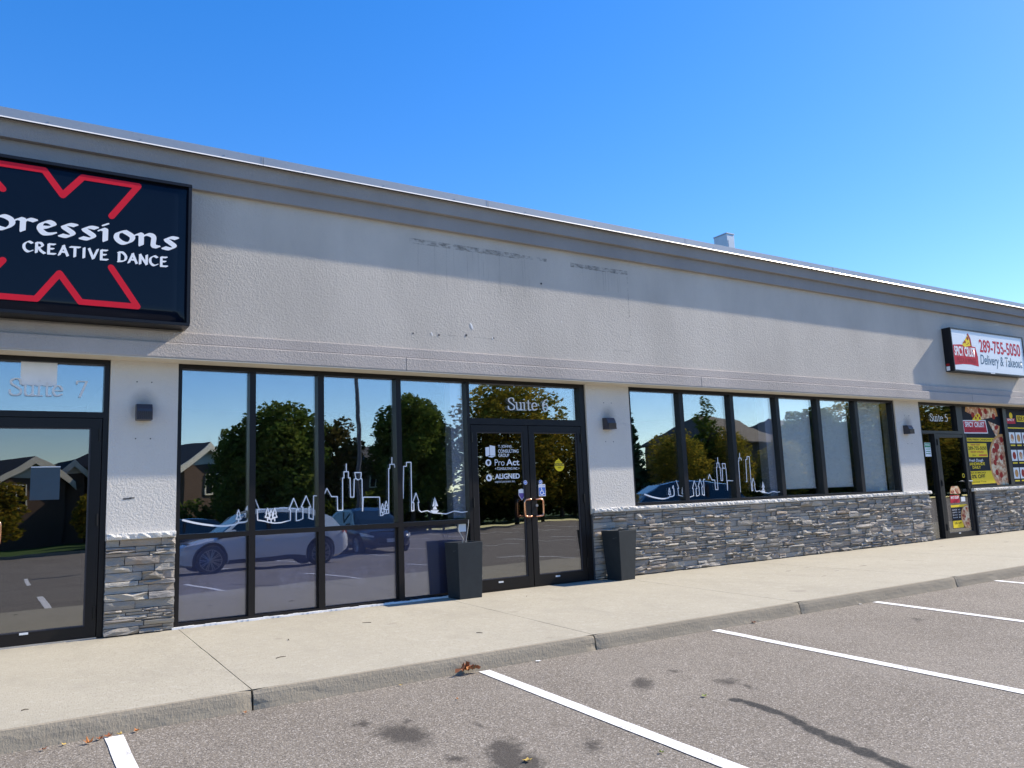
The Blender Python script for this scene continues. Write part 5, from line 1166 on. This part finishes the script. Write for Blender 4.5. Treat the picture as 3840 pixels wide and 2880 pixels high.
        mb = MB(); mb.box(-wb / 2 + wr + .1, wb / 2 - wr - .06, s * W * .47 - .02, s * W * .47 + .03, .235, .36); mb.build('sill_trim', M['black'], t)
    mb = MB(); mb.box(f - .03, f + .012, -W * .27, W * .27, .24 * H, .345 * H)
    for k in range(4): mb.box(f + .0121, f + .02, -W * .27, W * .27, .25 * H + k * .03, .25 * H + k * .03 + .012)
    mb.build('grille', M['black'], t)
    mb = MB(); mb.box(f + .021, f + .03, -.16, .16, .26 * H, .26 * H + .14); mb.build('plate', M['silver'], t)
    mb = MB(); mb.box(b - .02, b + .1, -W * .40, W * .40, .30, .45); mb.build('rear_bumper', M['black'], t)
    for a in ax:
        for s in (-1, 1):
            mb = MB(); y0 = s * (W * .5 - .235); y1 = s * (W * .5 - .012); n_ = 28; rings = [(y0, wr * .9), (y0 + .03 * s, wr), (y1 - .03 * s, wr), (y1, wr * .93), (y1, wr * .74)]
            for (yy, rr_) in rings: mb.v += [(a + math.cos(2 * math.pi * k / n_) * rr_, yy, wr + math.sin(2 * math.pi * k / n_) * rr_) for k in range(n_)]
            for q in range(len(rings) - 1):
                for k in range(n_): p = (k + 1) % n_; mb.f.append((q * n_ + k, q * n_ + p, (q + 1) * n_ + p, (q + 1) * n_ + k)); mb.m.append(0)
            mb.f.append(tuple(range(n_))); mb.m.append(0)
            wh = mb.build('wheel', M['tyre'], t)
            mb = MB(); mb.bar((a, y1 - .06 * s, wr), (a, y1 - .055 * s, wr), wr * .73, 24, mi=1)
            for k in range(10):
                an = 2 * math.pi * k / 10
                for da in (-.10, .10): mb.bar((a, y1 - .022 * s, wr), (a + math.cos(an + da) * wr * .72, y1 - .016 * s, wr + math.sin(an + da) * wr * .72), .013, 5)
            rings = [(y1 - .03 * s, wr * .75), (y1 - .002 * s, wr * .75), (y1 - .002 * s, wr * .69), (y1 - .03 * s, wr * .69)]; k0 = len(mb.v)
            for (yy, rr_) in rings: mb.v += [(a + math.cos(2 * math.pi * k / n_) * rr_, yy, wr + math.sin(2 * math.pi * k / n_) * rr_) for k in range(n_)]
            for q in range(3):
                for k in range(n_): p = (k + 1) % n_; mb.f.append((k0 + q * n_ + k, k0 + q * n_ + p, k0 + (q + 1) * n_ + p, k0 + (q + 1) * n_ + k)); mb.m.append(0)
            mb.build('rim', [M['rim'], M['black']], wh)
    return t
def at(x, y): return (x, y, lot_z(x, y))
car('white crossover car parked side-on, mirrored in the left window', 'car_white', at(6.05, -14.0), math.pi, 4.62, 1.92, 1.62, 2.95, .38)
car('black car facing the shops, mirrored at the right of the left window', 'car_black', at(11.2, -19.0), R(90), 4.5, 1.88, 1.62)
car('dark grey car with bright windscreen, mirrored low in the right window', 'car_grey', at(19.3, -10.2), R(24), 4.9, 1.9, 1.75)
car('dark car parked far off, mirrored behind the nose of the white one', 'car_black', at(6.0, -26.0), R(180), 4.5, 1.85, 1.5)

# ------------------------------------------------------------------ separate pieces become objects of their own
def split_islands(names):
    for o in [o for o in list(bpy.data.objects) if o.type == 'MESH' and o.name.split('.')[0] in names]:
        me = o.data; n = len(me.vertices); par = list(range(n))
        def find(i):
            while par[i] != i: par[i] = par[par[i]]; i = par[i]
            return i
        for e in me.edges: par[find(e.vertices[0])] = find(e.vertices[1])
        gr = {}
        for p in me.polygons: gr.setdefault(find(p.vertices[0]), []).append(p)
        if len(gr) < 2: continue
        base = o.name.split('.')[0]
        for k, ps in enumerate(gr.values()):
            ix = {}; fs = []
            for p in ps: fs.append(tuple(ix.setdefault(v, len(ix)) for v in p.vertices))
            m2 = bpy.data.meshes.new(base); m2.from_pydata([me.vertices[v].co for v in ix], [], fs)
            for mt in me.materials: m2.materials.append(mt)
            m2.polygons.foreach_set('material_index', [p.material_index for p in ps])
            if k == 0: o.data = m2
            else: c = o.copy(); c.data = m2; C.objects.link(c)
split_islands({'hinge', 'screw', 'screw_hole', 'paint_chip', 'control_joint', 'wheel_cover', 'pillar', 'door_post', 'book_emblem', 'interior_shell_x'})
